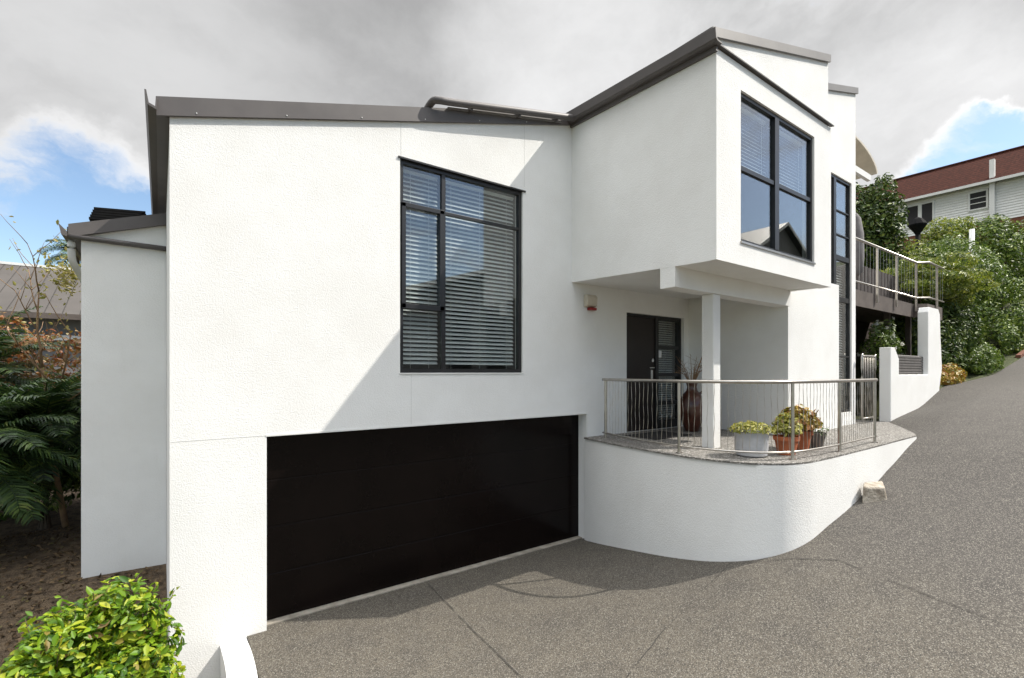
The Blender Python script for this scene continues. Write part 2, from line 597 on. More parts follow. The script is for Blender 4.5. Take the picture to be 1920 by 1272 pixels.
def bush(name, label, cat, base, c, R, n, size, m, lumps=22, lr=.42, aspect=.5, flat=1.0, trunk_r=.05, group=None, clip=None, flowers=None, limbs=6, warp=None, shoots=0):
    t = thing(name, label, cat, base, group)
    pos, nr, cen = crown_points(c, R, n, lumps, lr, flat)
    if warp is not None:
        pos = warp(pos)
    if clip is not None:
        kx = clip(pos)
        pos, nr = pos[kx], nr[kx]
    mb = MB()
    if shoots:
        sel = pos[np.argsort(-(np.linalg.norm((pos - np.array(c)) / np.array(R), axis=1) + .25 * (pos[:, 2] - c[2])))[:6000]]
        for q_ in sel[rng.choice(len(sel), shoots, replace=False)]:
            dd = unit(((q_ - np.array(c)) / np.array(R))[None])[0] * .8 + np.array([rng.uniform(-.25, .25), rng.uniform(-.25, .25), .75])
            dd = unit(dd[None])[0]
            ln = rng.uniform(.07, .20)
            k_ = int(ln / .014)
            sp_ = q_ + dd * np.linspace(0, ln, k_)[:, None]
            mb.tube([tuple(q_ - dd * .1), tuple(q_ + dd * ln)], [.004, .002], 4)
            az_ = rng.uniform(0, 6.28) + np.arange(k_) * 2.4
            out_ = np.stack([np.cos(az_), np.sin(az_), np.full(k_, .5)], 1)
            pos = np.concatenate([pos, sp_ + unit(out_) * size * .4])
            nr = np.concatenate([nr, unit(np.cross(out_, rng.normal(size=(k_, 3))) + np.array([0, 0, .8]))])
    v, f = leaves_mesh(pos, nr, size, aspect)
    np_obj('crown', v, f, m, t)
    cc = Vector(c)
    b = Vector(base)
    mid = b.lerp(cc, .55)
    mb.tube([b - Vector((0, 0, .1)), b.lerp(mid, .5) + Vector((.03, .02, 0)), mid, cc], [trunk_r, trunk_r * .85, trunk_r * .7, trunk_r * .35], 8)
    for q in cen[:limbs]:
        q = Vector(q)
        mb.tube([mid, mid.lerp(q, .5) + Vector((0, 0, .05)), q], [trunk_r * .6, trunk_r * .4, trunk_r * .15], 6)
    mb.build('trunk', 'bark', t, True)
    if flowers:
        fn, fs_, fm = flowers
        ii = rng.choice(len(pos), fn, replace=False)
        for q_ in ii:
            fp = np.repeat((pos[q_] + nr[q_] * size * .5)[None], 6, 0) + rng.normal(size=(6, 3)) * fs_ * .2
            v, f = leaves_mesh(fp, rng.normal(size=(6, 3)) * .7 + nr[q_], fs_, .9)
            np_obj('flower', v, f, fm, t)
    return t


def palm(name, label, base, top, nf, length, m, droop=.7, group=None, leaf_len=.4, trunk_r=.09, lw=.022, npair=26):
    t = thing(name, label, 'palm', base, group)
    MB().tube([Vector(base) - Vector((0, 0, .1)), Vector(base).lerp(Vector(top), .5) + Vector((.04, 0, 0)), top], [trunk_r * 1.2, trunk_r, trunk_r * .8], 10).build('trunk', 'bark', t, True)
    V, F = [], []
    mb = MB()
    for i in range(nf):
        az = 2 * math.pi * (i * .382) + random.uniform(-.2, .2)
        el = math.radians(75 - 85 * (i / nf)) + random.uniform(-.1, .1)
        L = length * random.uniform(.8, 1.1)
        p = Vector(top)
        hd = Vector((math.cos(az), math.sin(az), 0))
        path = [p.copy()]
        for j in range(14):
            e = el - droop * 1.9 * (j / 14) ** 1.4
            p = p + (hd * math.cos(e) + Vector((0, 0, 1)) * math.sin(e)) * L / 14
            path.append(p.copy())
        mb.tube(path, [.014 - .010 * j / 14 for j in range(15)], 5)
        side = hd.cross(Vector((0, 0, 1)))
        for j in range(npair):
            u = .16 + .84 * j / npair
            x = u * 14
            a = int(min(x, 13))
            q = path[a].lerp(path[a + 1], x - a)
            tan = (path[a + 1] - path[a]).normalized()
            ll = leaf_len * math.sin(math.pi * min(1, .18 + u * .80)) ** .6 * random.uniform(.85, 1.1)
            for sg in (-1, 1):
                d = (side * sg * .85 + tan * .55 + Vector((0, 0, random.uniform(-.05, .2)))).normalized()
                m1 = q + d * ll * .5
                m2 = q + d * ll * .92 - Vector((0, 0, ll * .33 * droop))
                wv = tan.cross(d).cross(d).normalized() * lw * .5
                b = len(V)
                V.extend([tuple(q - wv * .5), tuple(q + wv * .5), tuple(m1 + wv), tuple(m1 - wv), tuple(m2)])
                F.append((b, b + 1, b + 2, b + 3))
                F.append((b + 3, b + 2, b + 4, b + 4))
    me = MB()
    me.v = V
    me.f = [f if f[2] != f[3] else f[:3] for f in F]
    cr = me.build('crown', m, t)
    mb.build('stalk', m, cr, True)
    return t


# ------------------------------------------------------------------ terrain
PX = [-5, 1, 2.6, 4, 5.5, 6.57, 8.13, 9.04, 10.85, 13.3, 16.5, 20, 22, 24, 26, 30, 45, 60, 120]
PZ = [0, 0, .02, .24, .56, .78, 1.08, 1.27, 1.73, 2.13, 2.44, 2.64, 2.80, 3.15, 3.5, 4.6, 11.5, 15, 20]


def prof(x):
    x = np.asarray(x, float)
    return sum(np.interp(x + d, PX, PZ) for d in (-.6, -.3, 0, .3, .6)) / 5


def sstep(a, b, x):
    t = np.clip((x - a) / (b - a), 0, 1)
    return t * t * (3 - 2 * t)


def drive_z(x, y):
    x = np.asarray(x, float)
    y = np.asarray(y, float)
    w = np.clip((6 - y) / 3.3, 0, 1)
    b = sstep(8.5, 10.8, x)
    w = w * (1 - b) + b
    z = prof(x) * w - .05 * np.clip((1.25 - x) / .5, 0, 1) * np.clip((y - 3) / 2, 0, 1) * np.clip((6.0 - y) / .6, 0, 1)
    k_ = .30 * sstep(10, 12, x) * (1 - sstep(15, 18, x))
    z = z - k_ * np.clip(y - 2.7, 0, 3)
    return z


def edge_y(x):
    return np.interp(x, [0, 5.9, 11.0, 13.4, 17, 20, 22, 24, 26, 30, 60], [6.10, 6.10, 5.0, 4.0, 3.85, 3.7, 3.55, 3.45, 3.35, 3.1, 0])


def ground_z(x, y):
    left = np.interp(y, [4, 6.4, 9.2, 11, 14], [-.75, -.62, -.06, .12, .25]) - .02 * np.clip(-x - 4, 0, 40)
    dz_ = drive_z(x, y) - .07
    ey = edge_y(x)
    hill = prof(x) + (.30 * np.clip(y - ey - .3, 0, 4) + .05 * np.clip(y - ey - 4.3, 0, 40)) * sstep(15.5, 20, x) * (1 - .9 * sstep(30, 42, x))
    z = np.where(y < ey + .02, dz_, hill)
    house = (x > .3) & (x < 12.25) & (y > 6.0)
    z = np.where(house, -.5, z)
    porch = (x > 5.95) & (x < 12.25) & (y > 3.0)
    z = np.where(porch, np.minimum(z, .8), z)
    deck = (x >= 12.25) & (x < 16.9) & (y > 3.95)
    z = np.where(deck, 1.62 + .0 * x, z)
    z = np.where(x < .62, left, z)
    return z


gx = np.concatenate([np.linspace(-120, -12, 19), np.linspace(-11, -2, 19), np.linspace(-1.8, .6, 13), [.64], np.linspace(.8, 12.2, 58), [12.28], np.linspace(12.5, 27, 59), np.linspace(28, 60, 33), np.linspace(64, 200, 20)])
gy = np.concatenate([np.linspace(-120, -10, 20), np.linspace(-8, 2.5, 22), np.linspace(2.7, 9, 64), np.linspace(9.3, 30, 42), np.linspace(32, 160, 20)])
GX, GY = np.meshgrid(gx, gy)
GZ = ground_z(GX, GY)
GZ = GZ + .03 * np.sin(GX * 3.1 + 1) * np.sin(GY * 2.7) * ((GX < .6) | (GX > 17))
nx, ny = len(gx), len(gy)
ii = (np.arange(ny - 1)[:, None] * nx + np.arange(nx - 1)[None, :]).ravel()
GF = np.stack([ii, ii + 1, ii + nx + 1, ii + nx], 1)
g = np_obj('ground', np.stack([GX, GY, GZ], -1).reshape(-1, 3), GF, 'soil', smooth=True)
g['kind'] = 'structure'

dxs = np.concatenate([[.77], np.linspace(.9, 12, 75), np.linspace(12.2, 30, 90), np.linspace(30.5, 60, 40)])
ts = np.linspace(0, 1, 60)
DX = np.repeat(dxs[None, :], len(ts), 0)
DY = -9 + (edge_y(dxs)[None, :] + 9) * ts[:, None] ** .7
DZ = drive_z(DX, DY)
nx, ny = len(dxs), len(ts)
ii = (np.arange(ny - 1)[:, None] * nx + np.arange(nx - 1)[None, :]).ravel()
d = np_obj('driveway', np.stack([DX, DY, DZ], -1).reshape(-1, 3), np.stack([ii, ii + 1, ii + nx + 1, ii + nx], 1), 'asphalt', smooth=True)
d['kind'] = 'structure'


def strip(pts, w, breaks=0.0):
    """narrow joint strip following the driveway"""
    mb = MB()
    for a, b in zip(pts[:-1], pts[1:]):
        a = Vector(a)
        b = Vector(b)
        n = max(2, int((b - a).length / .12))
        sd = Vector((-(b - a).y, (b - a).x)).normalized()
        for i in range(n):
            if random.random() < breaks:
                continue
            ww = w * random.uniform(.6, 1.2) * .5
            j0 = sd * random.uniform(-.004, .004)
            q = []
            for t_, s_ in ((i / n, -1), ((i + 1) / n, -1), ((i + 1) / n, 1), (i / n, 1)):
                p = a.lerp(b, t_) + sd * s_ * ww + j0
                q.append((p.x, p.y, float(drive_z(p.x, p.y)) + .010))
            mb.add(q, [(0, 1, 2, 3)])
    return mb


JOINT = [([(2.95, 6.0), (2.80, 4.6), (2.62, 2.2)], .010, .05), ([(2.62, 2.75), (4.2, 3.1), (5.75, 3.28)], .009, .25), ([(5.75, 3.2), (6.3, 2.3), (6.0, .9)], .009, .12)]
for pts, w_, br in JOINT:
    strip(pts, w_, br).build('driveway_joint', 'joint', kind='structure')

# ------------------------------------------------------------------ the house
RS, R0 = .283, 5.45


def rz(x):
    return R0 + RS * x


H = thing('house', 'two storey white rendered house with black garage door and projecting upper bay', 'house', (6, 8, 0))
XL, YF = .077, 6.0
# main facade
MB().xz([(XL, -1.2), (9.1, -1.2), (9.1, 4.45), (5.62, 4.45), (5.62, rz(5.62)), (XL, rz(XL))], YF, YF + .2,
        [rect(.965, 5.95, -.07, 2.165), rect(2.545, 4.565, 2.88, 5.70), rect(6.98, 8.74, 1.77, 4.0)]).build('wall', 'stucco', H)
# left end wall, back wall
MB().prism([(XL + .001, YF + .2, -1.2), (XL + .001, 13, -1.2), (XL + .001, 13, rz(XL)), (XL + .001, YF + .2, rz(XL))], (.2, 0, 0)).build('wall', 'stucco', H)
MB().xz([(XL, -1.2), (12.2, -1.2), (12.2, rz(12.2)), (XL, rz(XL))], 13.0, 13.2).build('wall', 'stucco', H)
MB().prism([(12.0, 4.35, 1.0), (12.0, 13, 1.0), (12.0, 13, rz(12.1)), (12.0, 4.35, rz(12.1))], (.2, 0, 0)).build('wall', 'stucco', H)
# bay
zs_f, zs_b = 4.295, 4.40
MB().xz([(5.6, zs_f), (8.98, zs_f), (8.98, 6.92), (5.6, 6.92)], 3.38, 3.56, [rect(6.171, 8.359, 4.60, 6.60)]).build('bay_wall', 'stucco', H)
MB().xz([(5.601, 6.92), (8.92, 6.92), (8.92, rz(8.92) + .08), (5.601, rz(5.6) + .06)], 3.40, 3.56).build('gable_wall', 'stucco', H)
MB().prism([(5.602, 3.56, zs_f), (5.602, 6.0, zs_b), (5.602, 6.0, 7.02), (5.602, 3.56, 6.94)], (.16, 0, 0)).build('bay_wall', 'stucco', H)
MB().prism([(8.80, 3.56, zs_f), (8.80, 4.3, zs_f), (8.80, 4.3, rz(8.8)), (8.80, 3.56, rz(8.8))], (.12, 0, 0)).build('bay_wall', 'stucco', H)
MB().hexa([(5.76, 3.56, zs_f + .002), (8.8, 3.56, zs_f + .002), (8.8, 6.0, zs_b + .002), (5.76, 6.0, zs_b + .002)],
          [(5.76, 3.56, zs_f + .1), (8.8, 3.56, zs_f + .1), (8.8, 6.0, zs_b + .04), (5.76, 6.0, zs_b + .04)]).build('soffit', 'stucco', H)
MB().box(5.604, 8.9, 3.98, 4.22, 4.04, 4.36).build('beam', 'stucco', H)
MB().box(6.555, 6.745, 4.005, 4.195, 1.72, 4.039).build('column', 'stucco', H, bevel=.012)
# low wall and return wall beside the porch
MB().xz([(8.9, 1.0), (11.06, 1.0), (11.06, 4.64), (8.99, 4.64), (8.99, 4.30), (8.9, 4.30)], 4.02, 4.118).build('wall', 'stucco', H)
MB().box(8.9, 9.1, 4.118, 5.999, 1.0, 4.43).build('wall', 'stucco', H)
# tall stair wall
MB().xz([(8.925, 1.0), (12.21, 1.0), (12.21, rz(12.21) + .08), (8.925, rz(8.925) + .08)], 4.12, 4.35, [rect(10.3, 12.0, 2.04, 6.93)]).build('stair_wall', 'stucco', H)
# lean-to at the left
MB().xz([(-.912, -.6), (XL - .002, -.6), (XL - .002, 5.17), (-.912, 4.85)], 9.2, 9.4).build('lean_to_wall', 'stucco', H)
MB().prism([(-.912, 9.4, -.6), (-.912, 11, -.6), (-.912, 11, 4.85), (-.912, 9.4, 4.85)], (.2, 0, 0)).build('lean_to_wall', 'stucco', H)
# control joints in the render
for cj in ((2.555, 2.560, 5.72, rz(2.55)), (4.596, 4.600, 5.78, rz(4.6)), (2.70, 2.704, 2.195, 2.86), (XL + .01, .955, 2.178, 2.183)):
    MB().box(cj[0], cj[1], YF - .002, YF + .01, cj[2], cj[3]).build('control_joint', 'wall_joint', H)
# threshold, nib frame round the garage opening
MB().box(.966, 5.949, 6.105, 6.24, -.3, .010).build('threshold', 'concrete', H)
fr_ = MB()
fr_.box(.955, 5.96, YF - .006, YF + .03, 2.168, 2.188)
fr_.box(5.952, 5.985, YF - .006, YF + .03, -.05, 2.168)
fr_.build('opening_trim', 'white_paint', H)
# garage door: four ribbed panels
gd = MB()
zz = [.014, .555, 1.10, 1.645, 2.26]
for a, b in zip(zz[:-1], zz[1:]):
    gd.box(.90, 6.02, 6.20, 6.25, a, b - .012)
gd.box(.90, 6.02, 6.206, 6.24, .0142, 2.25)
GD = gd.build('garage_door', 'garage_black', H, bevel=.007)

# ---- roof
ro = MB()


def roof_slab(x0, x1, y0, y1, lift=.17, th=.07):
    ro.prism([(x0, y0, rz(x0) + lift - th), (x1, y0, rz(x1) + lift - th), (x1, y0, rz(x1) + lift), (x0, y0, rz(x0) + lift)], (0, y1 - y0, 0))


roof_slab(-.02, 12.24, 6.0, 13.3)
roof_slab(5.56, 8.94, 3.42, 5.998)
roof_slab(8.942, 12.24, 4.16, 5.998)
ro.build('roof', 'dark_metal', H)


def barge(x0, x1, y, h, top, m='dark_metal', th=.03):
    return MB().prism([(x0, y, rz(x0) + top - h), (x1, y, rz(x1) + top - h), (x1, y, rz(x1) + top), (x0, y, rz(x0) + top)], (0, th, 0))


barge(-.03, 5.52, 5.955, .19, .185).build('barge_board', 'dark_metal', H)
barge(5.50, 8.93, 3.36, .12, .135).build('barge_board', 'light_metal', H)
barge(8.93, 12.25, 4.08, .13, .14).build('barge_board', 'light_metal', H)
for i in range(6):
    x = .3 + i * .86
    MB().box(x, x + .010, 5.948, 5.957, rz(x) + .02, rz(x) + .030).build('screw', 'white_paint', H)
# left eave: gutter and soffit
mb = MB()
mb.prism([(-.125, 5.9, 5.64), (-.10, 5.9, 5.50), (-.03, 5.9, 5.47), (-.02, 5.9, 5.60), (-.035, 5.9, 5.60), (-.04, 5.9, 5.50), (-.09, 5.9, 5.52), (-.11, 5.9, 5.64)], (0, 7, .12))
mb.build('gutter', 'dark_metal', H)
MB().box(-.03, XL, 6.0, 13.0, 5.46, 5.49).build('soffit', 'dark_metal', H)
# bay gutter along its left side
zg0, zg1 = 7.08, 7.19
prof_g = [(5.445, .0), (5.462, -.125), (5.50, -.15), (5.60, -.15), (5.60, -.135), (5.515, -.135), (5.475, -.11), (5.458, 0)]
a = [(x, 3.30, zg0 + z) for x, z in prof_g]
b = [(x, 6.02, zg1 + z) for x, z in prof_g]
n_ = len(a)
mb = MB()
mb.add(a + b, [tuple(range(n_))[::-1], tuple(range(n_, 2 * n_))] + [(i, (i + 1) % n_, (i + 1) % n_ + n_, i + n_) for i in range(n_)])
mb.build('gutter', 'dark_metal', H)
MB().hexa([(5.56, 3.36, 6.87), (5.602, 3.36, 6.87), (5.602, 6.0, 6.99), (5.56, 6.0, 6.99)],
          [(5.56, 3.36, 6.95), (5.602, 3.36, 6.95), (5.602, 6.0, 7.06), (5.56, 6.0, 7.06)]).build('fascia', 'dark_metal', H)
# fascia closing under the bay roof edge (behind the gutter)
MB().hexa([(5.54, 3.40, 6.96), (5.60, 3.40, 6.96), (5.60, 6.0, 7.07), (5.54, 6.0, 7.07)],
          [(5.54, 3.40, 7.10), (5.60, 3.40, 7.12), (5.60, 6.0, 7.20), (5.54, 6.0, 7.20)]).build('fascia', 'dark_metal', H)
# ledge flashing over the bay window
MB().prism([(5.58, 3.335, 6.94), (5.58, 3.40, 6.95), (5.58, 3.40, 6.965), (5.58, 3.335, 6.955)], (3.41, 0, 0)).build('flashing', 'dark_metal', H)
# spreader pipe along the top of the facade
sp = MB()
sp.tube(spline([(2.98, 6.15, 6.50), (2.98, 5.93, 6.55), (3.04, 5.86, 6.555), (3.3, 5.85, 6.60), (4.4, 5.85, 6.835), (5.5, 5.85, 7.07), (5.56, 5.85, 7.09)], 5), .05, 12)
SPO = sp.build('downpipe', 'dark_metal', H, True)
for x, z in ((3.55, 6.655), (4.4, 6.835), (5.15, 6.995)):
    MB().box(x, x + .03, 5.86, 5.96, z - .07, z + .02).build('clip', 'dark_metal', SPO)
MB().hexa([(3.2, 5.90, 6.52), (5.3, 5.90, 6.965), (5.3, 5.952, 6.965), (3.2, 5.952, 6.52)],
          [(3.2, 5.90, 6.535), (5.3, 5.90, 6.98), (5.3, 5.952, 6.98), (3.2, 5.952, 6.535)]).build('pale_gap_strip', 'light_metal', SPO)  # pale strip laid in the sunlit gap between pipe and barge
# lean-to roof
def lz(x):
    return 4.85 + (x + .912) * .33


MB().prism([(-1.06, 9.18, lz(-1.06) + .02), (XL, 9.18, lz(XL) + .02), (XL, 9.18, lz(XL) + .13), (-1.06, 9.18, lz(-1.06) + .13)], (0, 2, 0)).build('lean_to_roof', 'dark_metal', H)
MB().prism([(-1.04, 9.12, lz(-1.04) - .025), (XL, 9.12, lz(XL) - .025), (XL, 9.12, lz(XL) + .155), (-1.04, 9.12, lz(-1.04) + .155)], (0, .058, 0)).build('barge_board', 'dark_metal', H)
MB().tube([(-1.05, 9.15, 4.80), (XL - .002, 9.15, 4.785)], .038, 10).build('flashing', 'dark_metal', H, True)
MB().prism([(-1.14, 9.1, lz(-1.06) + .155), (-1.11, 9.1, lz(-1.06)), (-1.05, 9.1, lz(-1.06) - .02), (-1.05, 9.1, lz(-1.06) + .05)], (0, 2, 0)).build('gutter', 'dark_metal', H)
MB().tube(spline([(-1.03, 9.33, 4.78), (-1.03, 9.34, 4.60), (-1.02, 9.45, 4.47), (-.98, 9.85, 4.36), (-.96, 10.3, 4.24), (-.958, 10.4, 4.1), (-.958, 10.4, .0)], 6), .046, 12).build('downpipe', 'white_paint', H, True)
rv = MB()
for j in range(5):
    rv.prism([(-.92 + .015 * j, 10.2, 5.33 + j * .042), (-.16 - .01 * j, 10.2, 5.39 + j * .042), (-.16 - .01 * j, 10.2, 5.424 + j * .042), (-.92 + .015 * j, 10.2, 5.364 + j * .042)], (0, .6, 0))
rv.box(-.86, -.2, 10.25, 10.75, 5.0, 5.46)
rv.build('roof_vent', 'black_iron', H)
# curved canopy over the deck
cn = MB()
arc = [(12.2 + 1.95 * math.sin(math.radians(84 * j / 12)), 7.68 + .60 * math.cos(math.radians(84 * j / 12))) for j in range(13)]
poly = [(x, 4.3, z) for x, z in arc] + [(12.2 + (x - 12.2) * .965, 4.3, z - .045) for x, z in arc[::-1]]
n_ = len(poly)
for j in range(12):
    q = [poly[j], poly[j + 1], poly[n_ - 2 - j], poly[n_ - 1 - j]]
    cn.prism(q, (0, 2.6, 0))
CN = cn.build('canopy', 'cream', H)
MB().box(12.21, 13.80, 4.34, 4.42, 7.48, 7.62).build('beam', 'white_paint', CN)


# ---- windows
def window(x0, x1, z0, z1, y, bars, room, blinds, fw=.055, name='window', depth=.07, slat=.058, off=.03):
    w = MB()
    yf = y + off
    w.xz(rect(x0, x1, z0, z1), yf, yf + depth, [rect(x0 + fw, x1 - fw, z0 + fw, z1 - fw)])
    for b_ in bars:
        w.box(b_[0], b_[1], yf + .004 - b_[4], yf + depth - .004, b_[2], b_[3])
    o = w.build(name, 'black_frame', H, bevel=.004)
    MB().box(x0 + fw * .6, x1 - fw * .6, yf + .030, yf + .036, z0 + fw * .6, z1 - fw * .6).build('pane', 'glass', o)
    rx0, rx1, ry1, rz0, rz1 = room
    r = MB()
    yb = yf + depth + .01
    r.add([(rx0, yb, rz0), (rx1, yb, rz0), (rx1, ry1, rz0), (rx0, ry1, rz0), (rx0, yb, rz1), (rx1, yb, rz1), (rx1, ry1, rz1), (rx0, ry1, rz1)],
          [(0, 1, 2, 3), (7, 6, 5, 4), (3, 2, 6, 7), (1, 5, 6, 2), (0, 3, 7, 4)])
    r.build('interior', 'room', o)
    for (bx0, bx1, bz0, bz1) in blinds:
        s = MB()
        yb = yf + depth + .05
        nn = int((bz1 - bz0) / slat)
        for i in range(nn):
            z = bz1 - .03 - i * slat
            dzz = random.uniform(-.002, .002)
            s.add([(bx0, yb, z - .36 * slat + dzz), (bx1, yb, z - .36 * slat - dzz), (bx1, yb + .018, z + .02 * slat), (bx0, yb + .018, z + .02 * slat), (bx1, yb + .034, z + .30 * slat), (bx0, yb + .034, z + .30 * slat)],
                  [(0, 1, 2, 3), (3, 2, 4, 5)])
        s.box(bx0, bx1, yb - .005, yb + .045, bz1 - .03, bz1)
        nc = max(2, int((bx1 - bx0) / .55) + 1)
        for i in range(nc):
            x = bx0 + .14 + (bx1 - bx0 - .28) * i / (nc - 1)
            s.box(x - .002, x + .002, yb - .004, yb - .001, bz0, bz1 - .03)
        s.build('blind', 'blind', o)
    return o


WX0, WX1, WZ0, WZ1 = 2.545, 4.565, 2.88, 5.70
window(WX0, WX1, WZ0, WZ1, YF, [
    (3.175, 3.235, WZ0 + .05, WZ1 - .05, 0), (WX0 + .05, 3.176, 5.085, 5.14, 0), (3.234, WX1 - .05, 5.095, 5.135, 0),
    (WX0 + .05, 3.176, 3.73, 3.80, 0), (WX0 + .03, WX0 + .085, 3.74, 5.13, .03), (3.135, 3.20, 3.74, 5.13, .03), (WX0 + .03, 3.20, 5.08, 5.135, .03), (WX0 + .03, 3.20, 3.735, 3.80, .03)],
    (2.3, 4.9, 9.2, 2.7, 5.9), [(WX0 + .07, 3.17, WZ0 + .06, WZ1 - .07), (3.24, WX1 - .07, WZ0 + .06, WZ1 - .07)], slat=.060)
MB().box(WX0 - .03, WX1 + .05, YF - .018, YF + .03, WZ1 - .006, WZ1 + .016).build('flashing', 'black_frame', H)
MB().box(WX0 - .01, WX1 + .01, YF - .012, YF + .03, WZ0 - .016, WZ0 - .001).build('sill', 'white_paint', H)
window(6.171, 8.359, 4.60, 6.60, 3.38, [
    (7.14, 7.26, 4.65, 6.55, .012), (6.22, 7.141, 5.575, 5.635, 0), (7.259, 8.31, 5.575, 5.635, 0)],
    (5.77, 8.79, 5.9, 4.46, 6.85), [(6.24, 7.14, 5.66, 6.53), (7.27, 8.29, 5.66, 6.53)], slat=.05)
MB().box(6.165, 8.365, 3.362, 3.41, 4.585, 4.612).build('sill', 'steel', H)
window(10.3, 12.0, 2.04, 6.93, 4.12, [
    (11.16, 11.27, 2.09, 6.88, .01), (10.35, 11.161, 4.42, 4.48, 0), (11.269, 11.95, 4.36, 4.46, 0), (11.269, 11.95, 5.22, 5.32, .005), (11.269, 11.95, 6.24, 6.265, 0), (11.269, 11.95, 5.74, 5.765, 0), (11.269, 11.95, 3.2, 3.23, 0)],
    (9.2, 11.98, 8.0, 1.9, 7.1), [(10.36, 11.15, 2.1, 6.85), (11.28, 11.94, 2.1, 5.2)], slat=.055)

# ---- front door and side light
yd = YF + .06
dr = MB()
dr.xz(rect(6.98, 8.74, 1.77, 4.0), yd, yd + .10, [rect(7.03, 7.90, 1.775, 3.95), rect(7.99, 8.68, 1.90, 3.94)])
DF = dr.build('door_frame', 'black_frame', H, bevel=.004)
FD = MB().box(7.032, 7.898, yd + .02, yd + .065, 1.776, 3.948).build('front_door', 'door_dark', H, bevel=.004)
MB().tube([(7.80, yd + .02, 3.12), (7.80, yd - .015, 3.12)], .035, 14).build('lock', 'chrome', FD, True, angle=40)
hb = MB()
hb.tube([(7.80, yd + .02, 2.975), (7.80, yd - .045, 2.975), (7.70, yd - .045, 2.975), (7.66, yd - .04, 2.975)], .012, 8)
hb.build('handle', 'chrome', FD)
MB().box(7.77, 7.83, yd + .008, yd + .021, 2.72, 2.93).build('lock_plate', 'chrome', FD)
sl = MB()
sl.xz(rect(7.992, 8.678, 1.902, 3.938), yd + .01, yd + .09, [rect(8.012, 8.658, a_, b_) for a_, b_ in ((3.42, 3.92), (2.87, 3.35), (2.31, 2.80), (1.93, 2.24))])
SL = sl.build('sidelight', 'black_frame', H)
MB().box(7.98, 8.69, yd + .05, yd + .056, 1.88, 3.95).build('pane', 'glass', SL)
r = MB()
r.box(7.92, 8.72, yd + .35, yd + .37, 1.78, 3.98)
r.build('interior', 'room', SL)
s = MB()
for i in range(44):
    z = 3.92 - i * .045
    s.add([(8.0, yd + .12, z - .012), (8.62, yd + .12, z - .012), (8.62, yd + .15, z + .006), (8.0, yd + .15, z + .006)], [(0, 1, 2, 3)])
s.build('blind', 'blind', SL)
MB().box(8.03, 8.15, yd + .045, yd + .0485, 3.18, 3.32).build('notice', 'paper', SL)
MB().box(6.985, 7.03, yd - .012, yd + .01, 2.90, 2.97).build('doorbell', 'paper', H)
# ---- alarm siren
SR = thing('alarm_siren', 'small cream alarm siren with red lens high on the white wall left of front door', 'alarm siren', (5.99, 5.999, 3.97))
mb = MB()
mb.prism([(5.87, 5.998, 4.0), (5.87, 5.90, 4.03), (5.87, 5.89, 4.18), (5.87, 5.93, 4.22), (5.87, 5.998, 4.22)], (.24, 0, 0))
mb.build('housing', 'cream', SR, bevel=.012)
MB().box(5.95, 6.11, 5.91, 5.99, 3.955, 4.0).build('lens', 'red', SR, bevel=.008)

# ------------------------------------------------------------------ porch
PO = thing('porch', 'raised porch with curved white retaining wall and grey pebble floor at the front door', 'porch', (8, 4, 0))
curve = spline([(5.90, 6.0), (5.80, 5.5), (5.72, 4.8), (5.68, 4.1), (5.73, 3.55), (5.90, 3.12), (6.16, 2.86), (6.5, 2.735), (7.0, 2.70), (8.4, 2.695), (10.85, 2.73)], 6)
curve = [(p.x, p.y) for p in [Vector((q[0], q[1])) for q in curve]]
wl = MB()
ns = len(curve)
inner = []
for i, p in enumerate(curve):
    q0 = Vector(curve[max(i - 1, 0)])
    q1 = Vector(curve[min(i + 1, ns - 1)])
    t_ = (q1 - q0).normalized()
    inner.append((p[0] - t_.y * .2, p[1] + t_.x * .2))
zt = 1.745
V = [(p[0], p[1], -.8) for p in curve] + [(p[0], p[1], zt) for p in curve] + [(p[0], p[1], zt) for p in inner] + [(p[0], p[1], -.8) for p in inner]
Fc = []
for i in range(ns - 1):
    for a in range(4):
        b = (a + 1) % 4
        Fc.append((a * ns + i, a * ns + i + 1, b * ns + i + 1, b * ns + i))
Fc += [(0, ns, 2 * ns, 3 * ns), (ns - 1, 4 * ns - 1, 3 * ns - 1, 2 * ns - 1)]
wl.add(V, Fc).build('retaining_wall', 'stucco', PO, True, angle=35)
fl = [(p[0], p[1], 1.747) for p in curve]
fl[0] = (5.90, 5.998, 1.747)
fl = [(x - (.018 if x < 5.95 else 0), y, z) for x, y, z in fl]
fl += [(11.2, 2.86, 1.747), (13.3, 3.82, 1.747), (13.3, 5.5, 1.747), (9.0, 5.5, 1.747), (8.98, 5.998, 1.747)]
MB().prism(fl, (0, 0, .023)).build('floor', 'pebble', PO)

# ------------------------------------------------------------------ porch railing
RL = thing('porch_railing', 'curved stainless steel railing with wavy wires round the edge of porch', 'railing', (6.5, 3.2, 1.77))
rp = spline([(6.06, 5.72), (5.86, 4.95), (5.80, 4.15), (5.90, 3.55), (6.18, 3.10), (6.6, 2.885), (7.1, 2.83), (7.75, 2.81), (9.25, 2.835)], 10)
rp = [Vector((p[0], p[1])) for p in rp]
cum = [0]
for a, b in zip(rp[:-1], rp[1:]):
    cum.append(cum[-1] + (b - a).length)


def at(s_):
    s_ = max(0, min(cum[-1] - 1e-4, s_))
    i = max(j for j in range(len(cum) - 1) if cum[j] <= s_)
    return rp[i].lerp(rp[i + 1], (s_ - cum[i]) / (cum[i + 1] - cum[i]))


